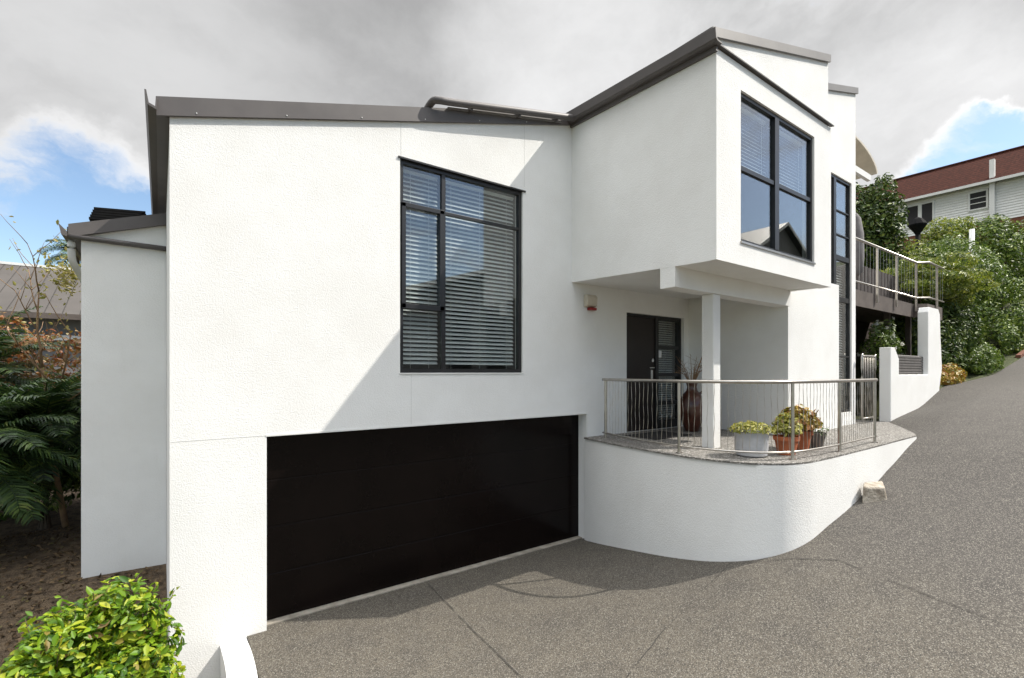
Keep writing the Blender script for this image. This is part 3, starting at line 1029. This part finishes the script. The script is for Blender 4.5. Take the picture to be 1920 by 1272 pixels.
MB().tube([(p.x, p.y, 2.765) for p in rp], .024, 10).build('top_rail', 'steel', RL, True)
MB().tube([(p.x, p.y, 1.87) for p in rp], .014, 8).build('bottom_rail', 'steel', RL, True)
post_s = []
for tx, ty in ((6.045, 5.65), (5.80, 4.05), (6.55, 2.91), (7.75, 2.81), (9.18, 2.833)):
    post_s.append(min((((at(c_) - Vector((tx, ty))).length), c_) for c_ in np.linspace(0, cum[-1], 300))[1])
for s_ in post_s:
    p = at(s_)
    mb = MB().tube([(p.x, p.y, 1.76), (p.x, p.y, 2.745)], .021, 10)
    mb.tube([(p.x, p.y, 1.7705), (p.x, p.y, 1.782)], .045, 14)
    mb.build('post', 'steel', RL, True, angle=40)
nw = int(cum[-1] / .085)
for i in range(nw):
    s_ = (i + .5) * cum[-1] / nw
    if min(abs(s_ - q) for q in post_s) < .03:
        continue
    ph = random.uniform(0, 6)
    path = []
    for j in range(10):
        z = 1.87 + .89 * j / 9
        q = at(s_ + .007 * math.sin(ph + j * 1.35))
        path.append((q.x, q.y, z))
    MB().tube(path, .0032, 5, False).build('wire', 'steel', RL)

# ------------------------------------------------------------------ things on the porch
FZ = 1.771


def leaf_part(name, pos, nr, size, m, parent, aspect=.5, upright=0):
    v, f = leaves_mesh(pos, nr, size, aspect, .25, upright)
    return np_obj(name, v, f, m, parent)


def dome_points(c, r, h, n, inner=.35):
    u = unit(rng.normal(size=(n, 3)))
    u[:, 2] = np.abs(u[:, 2])
    rr = rng.uniform(inner, 1, (n, 1)) ** .5
    p = np.array(c) + u * rr * np.array([r, r, h])
    return p, unit(u + rng.normal(size=(n, 3)) * .5 + np.array([0, 0, .4]))


c = (6.40, 3.36, FZ)
t = thing('planter', 'round mottled pale grey planter of low yellow green leaves on porch', 'planter', c)
MB().lathe([(.165, 0), (.19, .02), (.205, .12), (.21, .33), (.215, .36), (.195, .36), (.185, .31), (.01, .30)], c, 32).build('pot', 'zinc', t, True, angle=40)
p_, n_ = dome_points((c[0], c[1], c[2] + .33), .29, .13, 420)
leaf_part('foliage', p_, n_, .075, 'succulent', t, .4)


def pot_prof(r, h):
    return [(r * .68, 0), (r * .92, h * .76), (r * .92, h * .77), (r * 1.04, h * .78), (r * 1.06, h), (r * .94, h), (r * .90, h * .86), (.01, h * .84)]


c = (6.90, 3.14, FZ)
t = thing('potted_plant', 'terracotta pot of orange tinged leaves nearer the curved railing post', 'potted plant', c, 'terracotta pots on the porch')
MB().lathe(pot_prof(.155, .25), c, 28).build('pot', 'terracotta', t, True, angle=30)
p_, n_ = dome_points((c[0], c[1], c[2] + .28), .19, .30, 330, .2)
leaf_part('foliage', p_, n_, .085, 'succulent', t, .45, 1.0)
st = MB()
for i in range(8):
    a = i * .8
    st.tube([(c[0], c[1], c[2] + .2), (c[0] + .09 * math.cos(a), c[1] + .09 * math.sin(a), c[2] + .36), (c[0] + .15 * math.cos(a), c[1] + .15 * math.sin(a), c[2] + .48)], [.010, .008, .005], 5)
st.build('stem', 'twig', t, True)
c = (7.56, 3.24, FZ)
t = thing('potted_plant', 'terracotta pot of taller branching orange succulent, beside the dark grey pot', 'potted plant', c, 'terracotta pots on the porch')
MB().lathe(pot_prof(.15, .27), c, 28).build('pot', 'terracotta', t, True, angle=30)
p_, n_ = dome_points((c[0] - .08, c[1], c[2] + .32), .30, .33, 620, .25)
leaf_part('foliage', p_, n_, .085, 'jade_leaf', t, .55)
st = MB()
for i in range(10):
    a = i * .63
    st.tube([(c[0], c[1], c[2] + .2), (c[0] + .12 * math.cos(a), c[1] + .12 * math.sin(a), c[2] + .40), (c[0] + .22 * math.cos(a), c[1] + .22 * math.sin(a), c[2] + .58)], [.014, .011, .006], 5)
st.build('stem', 'twig', t, True)
c = (7.90, 3.18, FZ)
t = thing('potted_plant', 'dark grey pot with sparse trailing stems behind the terracotta pots', 'potted plant', c)
MB().lathe(pot_prof(.14, .22), c, 24).build('pot', 'dark_pot', t, True, angle=30)
p_, n_ = dome_points((c[0], c[1], c[2] + .2), .20, .18, 90, .2)
leaf_part('foliage', p_, n_, .055, 'rose_leaf', t, .45)

c = (8.12, 5.40, FZ)
t = thing('vase', 'tall brown glazed clay vase with side handle beside the front door', 'vase', c)
MB().lathe([(.10, 0), (.125, .02), (.17, .15), (.225, .32), (.245, .46), (.225, .60), (.16, .70), (.10, .77), (.085, .84), (.10, .90), (.14, .945), (.145, .955), (.12, .95), (.08, .88), (.01, .86)], c, 32).build('body', 'vase', t, True)
hd = MB()
for sg in (1,):
    hd.tube(spline([(c[0] + sg * .20 * .83, c[1] - sg * .20 * .56, c[2] + .45 + .12), (c[0] + sg * .29 * .83, c[1] - sg * .29 * .56, c[2] + .68), (c[0] + sg * .23 * .83, c[1] - sg * .23 * .56, c[2] + .75), (c[0] + sg * .13 * .83, c[1] - sg * .13 * .56, c[2] + .70)], 5), .024, 8)
hd.build('handle', 'vase', t, True)
tw = MB()
random.seed(3)
for i in range(26):
    a = random.uniform(0, 6.28)
    L = random.uniform(.30, .62)
    sp_ = random.uniform(.12, .75)
    b0 = Vector((c[0] + .03 * math.cos(a), c[1] + .03 * math.sin(a), c[2] + .88))
    p1 = b0 + Vector((math.cos(a) * sp_ * L * .5, math.sin(a) * sp_ * L * .5, L * .55))
    p2 = b0 + Vector((math.cos(a) * sp_ * L * 1.2, math.sin(a) * sp_ * L * 1.2, L * random.uniform(.5, 1.0)))
    tw.tube([b0, p1, p2], [.006, .005, .002], 4)
    for j in range(3):
        q = p1.lerp(p2, random.random())
        tw.tube([q, q + Vector((random.uniform(-.12, .12), random.uniform(-.12, .12), random.uniform(-.02, .1)))], [.003, .001], 4)
tw.tube([(c[0], c[1], c[2] + .86), (c[0] + .10, c[1] - .07, c[2] + 1.2), (c[0] + .19, c[1] - .12, c[2] + 1.48)], [.013, .011, .008], 6)
tag(tw.build('dry_branches', 'twig'), 'dry bare brown branches standing in the clay vase', 'dry branches')
MB_ = MB()
MB_.box(6.62, 7.62, 5.06, 5.72, FZ, FZ + .014)
tag(MB_.build('doormat', 'mat', bevel=.004), 'flat black doormat lying before the front door', 'doormat')

# ------------------------------------------------------------------ stone block, kerb wall
bz = [float(drive_z(x, y)) for x, y in ((7.45, 2.66), (8.2, 2.25))]
sb = MB()
lo = [(7.92, 2.60, .85), (8.22, 2.36, .9), (8.70, 2.52, .95), (8.22, 2.685, .85)]
hi = [(7.99, 2.605, 1.28), (8.23, 2.42, 1.27), (8.52, 2.54, 1.31), (8.20, 2.665, 1.31)]
sb.hexa(lo, hi)
tag(sb.build('stone_block', 'stone', bevel=.022), 'rough tapered concrete block on the driveway against the curved wall', 'stone block')
kb = MB()
kp = spline([(.64, 6.0), (.645, 5.6), (.63, 5.2), (.58, 4.5), (.45, 3.6)], 5)
for a, b in zip(kp[:-1], kp[1:]):
    t_ = (b - a).normalized()
    nrm = Vector((-t_.y, t_.x)) * .125
    pts = []
    for q in (a, b):
        pts.append((q + nrm, q - nrm))
    f0 = lambda p, z: (p.x, p.y, z)
    kb.hexa([f0(pts[0][0], -.9), f0(pts[1][0], -.9), f0(pts[1][1], -.9), f0(pts[0][1], -.9)],
            [f0(pts[0][0], -.02), f0(pts[1][0], -.02), f0(pts[1][1], -.02), f0(pts[0][1], -.02)])
tag(kb.build('kerb_wall', 'stucco'), 'short low white kerb wall between garden bush and driveway, meeting the facade', 'kerb wall')

# ------------------------------------------------------------------ gate and white boundary wall
GT = thing('gate', 'narrow steel tube gate of dark upright bars beside the white pillar', 'gate', (12.6, 4.0, 1.77))
yg = 4.02
MB().tube(spline([(12.27, yg, 1.88), (12.27, yg, 3.16), (12.32, yg, 3.225), (12.42, yg, 3.24), (12.9, yg, 3.24), (13.0, yg, 3.225), (13.05, yg, 3.16), (13.05, yg, 1.88)], 5), .022, 8).build('frame', 'steel', GT, True)
MB().tube([(12.27, yg, 1.88), (13.05, yg, 1.88)], .02, 8).build('bottom_rail', 'steel', GT, True)
for i in range(7):
    x = 12.37 + i * .097
    MB().tube([(x, yg, 1.88), (x, yg, 3.235)], .0045, 6).build('bar', 'steel', GT, True)

BW = thing('boundary_wall', 'white garden wall with low and tall pillar beside the gate', 'garden wall', (15, 3.9, 1.7))
mb = MB()
y0, y1 = 3.80, 4.02
mb.xz([(13.28, 1.2), (17.05, 1.2), (17.05, 2.45), (17.3, 3.0), (17.15, 3.9), (17.1, 4.45), (16.95, 4.58), (16.15, 4.58), (16.05, 4.45), (16.05, 2.83), (13.83, 2.83), (13.83, 3.20), (13.55, 3.45), (13.28, 3.45)], y0, y1)
mb.build('wall', 'stucco', BW, bevel=.015)
lv = MB()
for i in range(7):
    z = 2.85 + i * .065
    lv.prism([(13.84, 3.90, z), (13.84, 3.95, z + .02), (13.84, 3.95, z + .065), (13.84, 3.90, z + .045)], (2.2, 0, 0))
lv.box(13.84, 16.04, 3.945, 3.97, 2.85, 3.30)
lv.build('louvre_panel', 'louvre', BW)

# ------------------------------------------------------------------ deck
DK = thing('deck', 'raised dark timber deck with steel railing at the right end of the house', 'deck', (14.5, 5, 1.7))
MB().prism([(12.22, 4.22, 4.66), (16.35, 4.22, 4.66), (16.6, 3.98, 4.66), (18.0, 3.98, 4.66), (18.0, 4.7, 4.66), (20.6, 4.7, 4.66), (20.6, 8, 4.66), (12.22, 8, 4.66)], (0, 0, .06)).build('platform', 'deck', DK)
MB().box(12.22, 16.4, 4.19, 4.219, 4.36, 4.72).build('fascia', 'deck', DK)
MB().prism([(16.4, 4.16, 4.36), (16.62, 3.95, 4.36), (16.62, 3.98, 4.36), (16.4, 4.22, 4.36)], (0, 0, .36)).build('fascia', 'deck', DK)
MB().box(16.62, 18.0, 3.95, 3.979, 4.36, 4.72).build('fascia', 'deck', DK)
for x, y in ((13.2, 4.5), (15.6, 4.5), (13.2, 6.8), (15.8, 6.8), (17.7, 4.6)):
    MB().box(x, x + .12, y, y + .12, 1.4, 4.66).build('support_post', 'deck', DK)
rl = [(12.24, 4.16), (16.38, 4.13), (16.62, 3.92), (18.0, 3.92)]
MB().tube([(x, y, 5.82) for x, y in rl], .028, 8).build('top_rail', 'steel', DK, True)
MB().tube([(x, y, 4.88) for x, y in rl], .02, 8).build('bottom_rail', 'steel', DK, True)
for x, y in ((13.6, 4.15), (14.9, 4.145), (16.38, 4.13), (17.35, 3.92)):
    MB().box(x - .025, x + .025, y - .02, y + .02, 4.52, 5.80).build('post', 'steel', DK)
for a, b in zip(rl[:-1], rl[1:]):
    a = Vector(a)
    b = Vector(b)
    nb = int((b - a).length / .2)
    for i in range(nb):
        q = a.lerp(b, (i + .5) / nb)
        MB().tube([(q.x, q.y, 4.88), (q.x, q.y, 5.81)], .0022, 5, False).build('wire', 'steel', DK)
pf = MB()
for i in range(52):
    x = 13.95 + i * .125
    pf.box(x, x + .122, 5.0 + .01 * (i % 2), 5.03 + .01 * (i % 2), 4.725, 5.75 + random.uniform(-.01, .01) + .02 * (i % 2))
tag(pf.build('paling_fence', 'fence'), 'dark weathered paling fence standing on the deck behind the steel railing', 'fence')
um = thing('closed_parasol', 'closed parasol in a grey cover standing on the deck by the house', 'parasol', (14.05, 4.75, 4.72))
MB().lathe([(.05, .55), (.16, .65), (.19, 1.0), (.18, 1.6), (.12, 2.0), (.05, 2.12), (.01, 2.16)], (14.05, 4.75, 4.72), 14).build('canopy', 'cover', um, True)
MB().lathe([(.26, 0), (.26, .05), (.03, .08), (.025, .62), (.01, .63)], (14.05, 4.75, 4.72), 16).build('base', 'black_iron', um, True, angle=40)
UD = thing('under_deck_wall', 'dark brown wall with white framed window beneath the deck', 'wall', (15, 6.5, 1.5))
MB().box(12.22, 25, 6.5, 6.7, 1.2, 4.655).build('wall', 'void', UD)  # dark wall added to fill the void, extended to darken the gate's background
wb = MB()
wb.box(12.5, 17.2, 6.44, 6.499, 3.95, 4.10)
wb.box(14.4, 14.5, 6.44, 6.499, 3.2, 3.95)
wb.build('window_frame', 'white_paint', UD)

# ------------------------------------------------------------------ planting: left
random.seed(11)
def slope_left(p):
    f_ = np.interp(p[:, 0], [-1.3, -.90, -.56, -.30, -.05, .10], [.60, .74, .94, 1.03, 1.0, .90])
    p = p.copy()
    p[:, 2] = -.6 + (p[:, 2] + .6) * f_
    return p


bush('golden_bush', 'bright yellow green leafy bush at the near corner of the house', 'bush', (-.42, 4.55, -.7), (-.58, 4.55, .45), (.92, .64, .98), 36000, .066, 'gold_leaf', 110, .24, .48, trunk_r=.04, warp=slope_left, shoots=46)
PG = 'dark palms beyond the garden soil'
palm('palm', 'dark feathery palm with long drooping leaflets at the edge of garden soil', (-2.45, 10.6, .1), (-2.45, 10.6, 1.55), 40, 1.75, 'palm_leaf', .75, PG, .50, .10, .034, 34)
palm('palm', 'dark arching palm closest to the shaded lean to wall', (-1.65, 11.7, .15), (-1.65, 11.7, 1.9), 40, 1.6, 'palm_leaf', .7, PG, .46, .10, .034, 34)
palm('palm', 'tallest dark palm whose upright fronds catch the sun, behind other palms', (-2.75, 12.4, .1), (-2.75, 12.4, 2.7), 36, 1.7, 'palm_leaf', .6, PG, .5, .10, .034, 34)
bush('backing_shrub', 'dense dark backing shrub added for the shade under the palms', 'shrub', (-2.3, 12.9, 0), (-2.4, 13.0, 1.5), (2.6, .9, 1.5), 12000, .13, 'glossy_leaf', 60, .3, .5, trunk_r=.05)  # added dark backing that stands for the shade beneath the palms
palm('distant_palm', 'distant palm crown showing above the grey neighbouring roof', (-3.9, 36, 0), (-3.75, 36, 9.3), 22, 1.9, 'palm_leaf', .8, None, .6, .16, .05)
bush('russet_shrub', 'russet and orange leaved shrub growing above the dark palms', 'shrub', (-3.0, 14.2, 0), (-3.0, 14.2, 3.0), (2.4, 1.2, 1.0), 7500, .12, 'rust_leaf', 26, .36, .5, trunk_r=.05)
ct = thing('cypress', 'small dark pointed conifer far beyond the grey roof', 'tree', (-4.0, 45, 0))
p_, n_ = dome_points((-4.0, 45, 5), .55, 6.2, 1500, .2)
kx = np.hypot(p_[:, 0] + 4.0, p_[:, 1] - 45) < .6 * (1 - (p_[:, 2] - 5) / 6.4)
leaf_part('crown', p_[kx], n_[kx], .3, 'glossy_leaf', ct)
MB().tube([(-4.0, 45, 0), (-4.0, 45, 8)], [.15, .05], 8).build('trunk', 'bark', ct, True)
# small bare tree
BT = thing('bare_tree', 'thin young tree with bare pinkish branches and a tuft of yellowing leaves', 'tree', (-1.35, 11.6, .2))
random.seed(21)
br = MB()
tips = []


def limb(p, d_, L, r_, lev):
    q = p
    path = [p]
    for i in range(4):
        d_ = (d_ + Vector((random.uniform(-.16, .16), random.uniform(-.16, .16), random.uniform(-.02, .12)))).normalized()
        q = q + d_ * L / 4
        path.append(q)
    br.tube(path, [r_, r_ * .85, r_ * .7, r_ * .55, r_ * .4], 6)
    if lev == 0:
        tips.append(q)
        return
    for i in range(3 if lev > 1 else 4):
        a = random.uniform(0, 6.28)
        nd = (d_ * .8 + Vector((math.cos(a), math.sin(a), .35)) * .75).normalized()
        limb(path[2 + i % 3], nd, L * random.uniform(.5, .75), r_ * .5, lev - 1)


limb(Vector((-1.35, 11.6, .1)), Vector((-.04, 0, 1)), 2.9, .05, 0)
limb(Vector(tips[0]), Vector((-.05, 0, 1)), 1.3, .024, 2)
for a in (0.4, 2.2, 3.6, 5.0):
    limb(Vector((-1.4, 11.6, 2.3 + .2 * a / 3)), Vector((math.cos(a), math.sin(a), .8)).normalized(), 1.3, .018, 1)
br.build('trunk', 'twig', BT, True)
top = max(tips, key=lambda q: q.z)
lp = np.concatenate([np.array(random.choice(tips))[None] + rng.normal(size=(3, 3)) * .08 for _ in range(30)] + [np.array((-1.33, 11.55, 4.62))[None] + rng.normal(size=(330, 3)) * np.array([.13, .13, .20])])
leaf_part('crown', lp, rng.normal(size=lp.shape), .075, 'yellow_leaf', BT, .5)

# leaf litter and clods on the garden soil
nl = 5200
lx_ = rng.uniform(-3.4, .45, nl)
ly_ = rng.uniform(4.2, 11.5, nl)
kz = ~((lx_ > -.95) & (ly_ > 9.15)) & ~((lx_ > .0) & (ly_ > 5.9))
lx_, ly_ = lx_[kz], ly_[kz]
lp = np.stack([lx_, ly_, ground_z(lx_, ly_) + .02 + rng.uniform(-.01, .02, len(lx_))], 1)
v, f = leaves_mesh(lp, np.array([0, 0, 1.]) + rng.normal(size=lp.shape) * .45, .065, .5, .3)
ll = np_obj('leaf_litter', v, f, 'litter')
ll['kind'] = 'stuff'

# neighbouring house, left
NH = thing('neighbour_house', 'neighbouring house with long grey ribbed metal roof beyond the palms', 'house', (-10, 25, 0))
MB().prism([(-26, 21.6, 4.70), (-26, 26.4, 6.95), (-26, 26.4, 7.05), (-26, 21.6, 4.80)], (30, 0, 0)).build('roof', 'grey_roof', NH)
MB().prism([(-26, 26.4, 6.93), (-26, 31.2, 4.70), (-26, 31.2, 4.8), (-26, 26.402, 7.05)], (30, 0, 0)).build('roof', 'grey_roof', NH)
MB().box(-26, 4, 26.25, 26.55, 7.0, 7.1).build('ridge_cap', 'white_paint', NH)
MB().box(-26, 4, 21.45, 21.6, 4.62, 4.80).build('gutter', 'deck', NH)
MB().box(-25.5, 3.5, 22.2, 30.6, -1.5, 4.68).build('wall', 'grey_wall', NH)
MB().box(-25.5, 3.5, 21.9, 22.19, 3.95, 4.12).build('fascia', 'white_paint', NH)
MB().box(-9, 2, 20.9, 21.1, -1.0, 2.9).build('wall', 'grey_wall', NH)

# ------------------------------------------------------------------ planting: right
bush('hedge', 'tall dense glossy green hedge at the driveway edge beside the tall pillar', 'hedge', (20.6, 4.6, 2.6), (20.6, 4.75, 4.0), (3.3, 1.05, 1.65), 16000, .13, 'glossy_leaf', 60, .30, .5, trunk_r=.07)
bush('layered_shrub', 'layered shrub with flat sprays of lighter green spilling over the hedge top', 'shrub', (20.8, 5.3, 2.6), (20.6, 4.6, 5.85), (3.2, 1.2, .85), 11000, .13, 'lime_leaf', 44, .32, .35, .6, .06)
bush('layered_shrub', 'dark layered shrub overhanging the driveway at the right edge of picture', 'shrub', (29.5, 4.8, 4.0), (29.6, 4.25, 5.3), (4.6, 1.0, 2.3), 13000, .14, 'hedge_leaf', 44, .32, .4, .7, .07)
bush('low_shrub', 'low reddish green shrub spilling onto the driveway beneath the hedge', 'shrub', (18.6, 3.9, 2.4), (18.7, 4.0, 2.7), (1.7, .35, .42), 2400, .10, 'jade_leaf', 24, .36, .5, trunk_r=.02)
bush('low_shrub', 'bright green low shrub beside the driveway under the layered shrub', 'shrub', (22.6, 3.9, 2.9), (22.6, 3.95, 3.3), (2.2, .45, .65), 3600, .11, 'rose_leaf', 28, .36, .5, trunk_r=.02)
bush('camellia_tree', 'round dark glossy leaved tree beside the curved canopy', 'tree', (22.6, 7.0, 3.6), (21.6, 6.85, 8.3), (1.2, 1.15, 1.95), 8500, .15, 'glossy_leaf', 30, .40, .5, trunk_r=.12)
bush('yellow_shrub', 'yellow green shrub behind the deck railing', 'shrub', (24.0, 6.4, 3.8), (24.2, 6.3, 6.7), (1.9, 1.1, 1.3), 6000, .13, 'lime_leaf', 34, .32, .45, trunk_r=.07)
bush('green_shrub', 'broad fresh green shrub below the windows of the weatherboard house', 'shrub', (28.6, 6.8, 5.0), (28.8, 6.6, 7.6), (2.4, 1.5, 1.5), 8000, .15, 'hedge_leaf', 44, .32, .45, trunk_r=.09)
bush('green_shrub', 'sunlit yellow green shrub reaching up under the louvred window', 'shrub', (32.0, 6.4, 6.0), (32.0, 6.45, 9.15), (2.6, 1.5, 1.55), 9000, .16, 'lime_leaf', 44, .32, .45, trunk_r=.1)
bush('green_shrub', 'large dark green shrub at the upper right edge of picture', 'shrub', (33.0, 5.0, 6.4), (33.0, 4.9, 8.3), (4.2, 1.5, 1.9), 11000, .16, 'hedge_leaf', 50, .32, .45, trunk_r=.1)
bush('green_shrub', 'mid green shrub filling the slope before the dark hedge top', 'shrub', (25.5, 5.2, 4.2), (26.0, 5.2, 6.6), (2.6, 1.2, 1.7), 8000, .14, 'rose_leaf', 40, .32, .45, trunk_r=.08)
bush('green_shrub', 'wide shrub mass directly below brick base of the weatherboard house', 'shrub', (39, 7, 8.6), (39.5, 7.0, 9.7), (4.0, 3.6, 1.5), 9000, .2, 'rose_leaf', 44, .32, .45, trunk_r=.12)
bush('flowering_shrub', 'fresh green shrub with white flowers between gate and tall pillar', 'shrub', (15.3, 4.6, 1.7), (15.3, 4.55, 3.55), (1.05, .42, .72), 3600, .085, 'rose_leaf', 34, .34, .45, trunk_r=.03, flowers=(44, .075, 'petal'))
bush('low_shrub', 'low dark green shrub beside the brick edging at the right edge', 'shrub', (27.0, 3.75, 3.6), (27.0, 3.75, 4.1), (3.2, .42, .8), 5200, .12, 'hedge_leaf', 30, .36, .5, trunk_r=.02)
ke = MB()
for i in range(24):
    x = 25.5 + i * .32
    y = float(edge_y(x)) + .02
    y2 = float(edge_y(x + .3)) + .02
    z = float(drive_z(x, y)) - .1
    z2 = float(drive_z(x + .3, y2)) - .1
    ke.hexa([(x, y, z), (x + .3, y2, z2), (x + .3, y2 + .14, z2), (x, y + .14, z)], [(x, y, z + .2), (x + .3, y2, z2 + .2), (x + .3, y2 + .14, z2 + .2), (x, y + .14, z + .2)])
tag(ke.build('brick_edging', 'brick'), 'red brick edging along the uphill side of the driveway', 'edging')
LP = thing('garden_lantern', 'black lantern on a dark post among shrubs below the white house', 'lantern', (24.5, 7.2, 4.2))
lx, ly = 26.0, 6.5
lz0 = 8.72
MB().tube([(lx, ly, 3.8), (lx, ly, lz0)], .09, 8).build('post', 'black_iron', LP, True)
MB().lathe([(.09, 0), (.12, .08), (.31, .36), (.33, .42), (.16, .66), (.07, .72), (.01, .74)], (lx, ly, lz0), 8).build('lamp_head', 'black_iron', LP)
tag(MB().tube([(26.5, 4.9, 3.9), (26.5, 4.9, 8.65)], .085, 10).build('pale_post', 'white_paint', None, True), 'slender pale grey post standing up among the hillside shrubs', 'post')

# weatherboard house
WH = thing('weatherboard_house', 'white weatherboard house with red brown tiled roof on the hill', 'house', (48, 8, 12))
wy0, wy1, we, wb0 = -6.0, 16.0, 15.55, 12.95
mb = MB()
nb = 15
for i in range(nb):
    z = wb0 + (we - wb0) * i / nb
    z2 = wb0 + (we - wb0) * (i + 1) / nb
    mb.prism([(45.0, wy0, z), (44.95, wy0, z), (44.995, wy0, z2), (45.0, wy0, z2)], (0, wy1 - wy0, 0))
mb.box(45.0, 53, wy0, wy1, wb0, we)
mb.build('wall', 'wboard', WH)
MB().box(44.98, 52.9, wy0 + .1, wy1 - .1, 7.5, wb0 - .002).build('foundation', 'brick', WH)
MB().prism([(44.4, wy0 - .5, we - .05), (49, wy0 - .5, we + 3.0), (49, wy0 - .5, we + 3.12), (44.4, wy0 - .5, we + .08)], (0, wy1 - wy0 + 1.2, 0)).build('roof', 'tiles', WH)
MB().prism([(49.002, wy0 - .5, we + 3.0), (53.6, wy0 - .5, we - .05), (53.6, wy0 - .5, we + .08), (49.002, wy0 - .5, we + 3.12)], (0, wy1 - wy0 + 1.2, 0)).build('roof', 'tiles', WH)
MB().tube([(49, wy0 - .5, we + 3.12), (49, wy1 + .7, we + 3.12)], .14, 8).build('ridge_cap', 'tiles', WH, True)
MB().box(44.30, 44.42, wy0 - .5, wy1 + .7, we - .14, we + .04).build('gutter', 'white_paint', WH)
MB().box(44.60, 44.90, 7.15, 7.40, wb0, we + 1.45).build('vent_pipe', 'white_paint', WH)


def wwin(ya, yb, za, zb, mull):
    f = MB()
    for a, b, c_, d_ in ((ya - .1, yb + .1, zb, zb + .1), (ya - .1, yb + .1, za - .1, za), (ya - .1, ya, za, zb), (yb, yb + .1, za, zb)):
        f.box(44.88, 44.99, a, b, c_, d_)
    for m_ in mull:
        f.box(44.89, 44.99, *m_)
    o = f.build('window', 'white_paint', WH)
    MB().box(44.935, 44.945, ya, yb, za, zb).build('pane', 'slate', o)


wwin(10.4, 11.85, 13.65, 15.1, [(11.0, 11.22, 13.65, 15.1)])
wwin(7.6, 8.4, 14.0, 15.1, [(7.6, 8.4, 14.34, 14.39), (7.6, 8.4, 14.7, 14.75)])
wwin(-2.0, 1.0, 13.5, 14.95, [(-.6, -.4, 13.5, 14.95)])

# ------------------------------------------------------------------ across the driveway (seen in the window reflections)
def plain_house(name, label, x0, x1, y0, y1, zb, ze, rise, wall, roof):
    t = thing(name, label, 'house', ((x0 + x1) / 2, (y0 + y1) / 2, zb))
    MB().box(x0, x1, y0, y1, zb - 3, ze).build('wall', wall, t)
    xm = (x0 + x1) / 2
    o = .5
    r = MB()
    r.prism([(x0 - o, y0 - o, ze - .1), (xm, y0 - o, ze + rise), (xm, y0 - o, ze + rise + .15), (x0 - o, y0 - o, ze + .05)], (0, y1 - y0 + 2 * o, 0))
    r.prism([(xm, y0 - o, ze + rise), (x1 + o, y0 - o, ze - .1), (x1 + o, y0 - o, ze + .05), (xm, y0 - o, ze + rise + .15)], (0, y1 - y0 + 2 * o, 0))
    r.build('roof', roof, t)
    MB().prism([(x0, y1 - .2, ze), (x1, y1 - .2, ze), (xm, y1 - .2, ze + rise)], (0, .2, 0)).build('gable', wall, t)
    w = MB()
    w.box(x0 - o, x0 - o + .01, y1 + o, y1 + o + .05, ze - .2, ze)
    w.prism([(x0 - o, y1 + o, ze - .25), (xm, y1 + o, ze + rise - .1), (xm, y1 + o, ze + rise + .17), (x0 - o, y1 + o, ze + .06)], (0, .05, 0))
    w.prism([(xm, y1 + o, ze + rise - .1), (x1 + o, y1 + o, ze - .25), (x1 + o, y1 + o, ze + .06), (xm, y1 + o, ze + rise + .17)], (0, .05, 0))
    w.build('barge_board', 'white_paint', t)
    f = MB()
    f.box(xm - 2.2, xm - .6, y1 + .002, y1 + .06, zb + 1, ze - .4)
    f.box(xm + .6, xm + 2.2, y1 + .002, y1 + .06, zb + 1, ze - .4)
    f.build('window', 'black_frame', t)
    return t


plain_house('gabled_house', 'gabled house with charcoal roof reflected in the upper bay window', 36.4, 49.4, -24, -13, 7.5, 11.6, 3.8, 'grey_wall', 'slate')
plain_house('gabled_house', 'dark house across the driveway reflected in the large blind window', 10, 24, -26, -15, 1.5, 7.2, 2.2, 'grey_wall', 'slate')
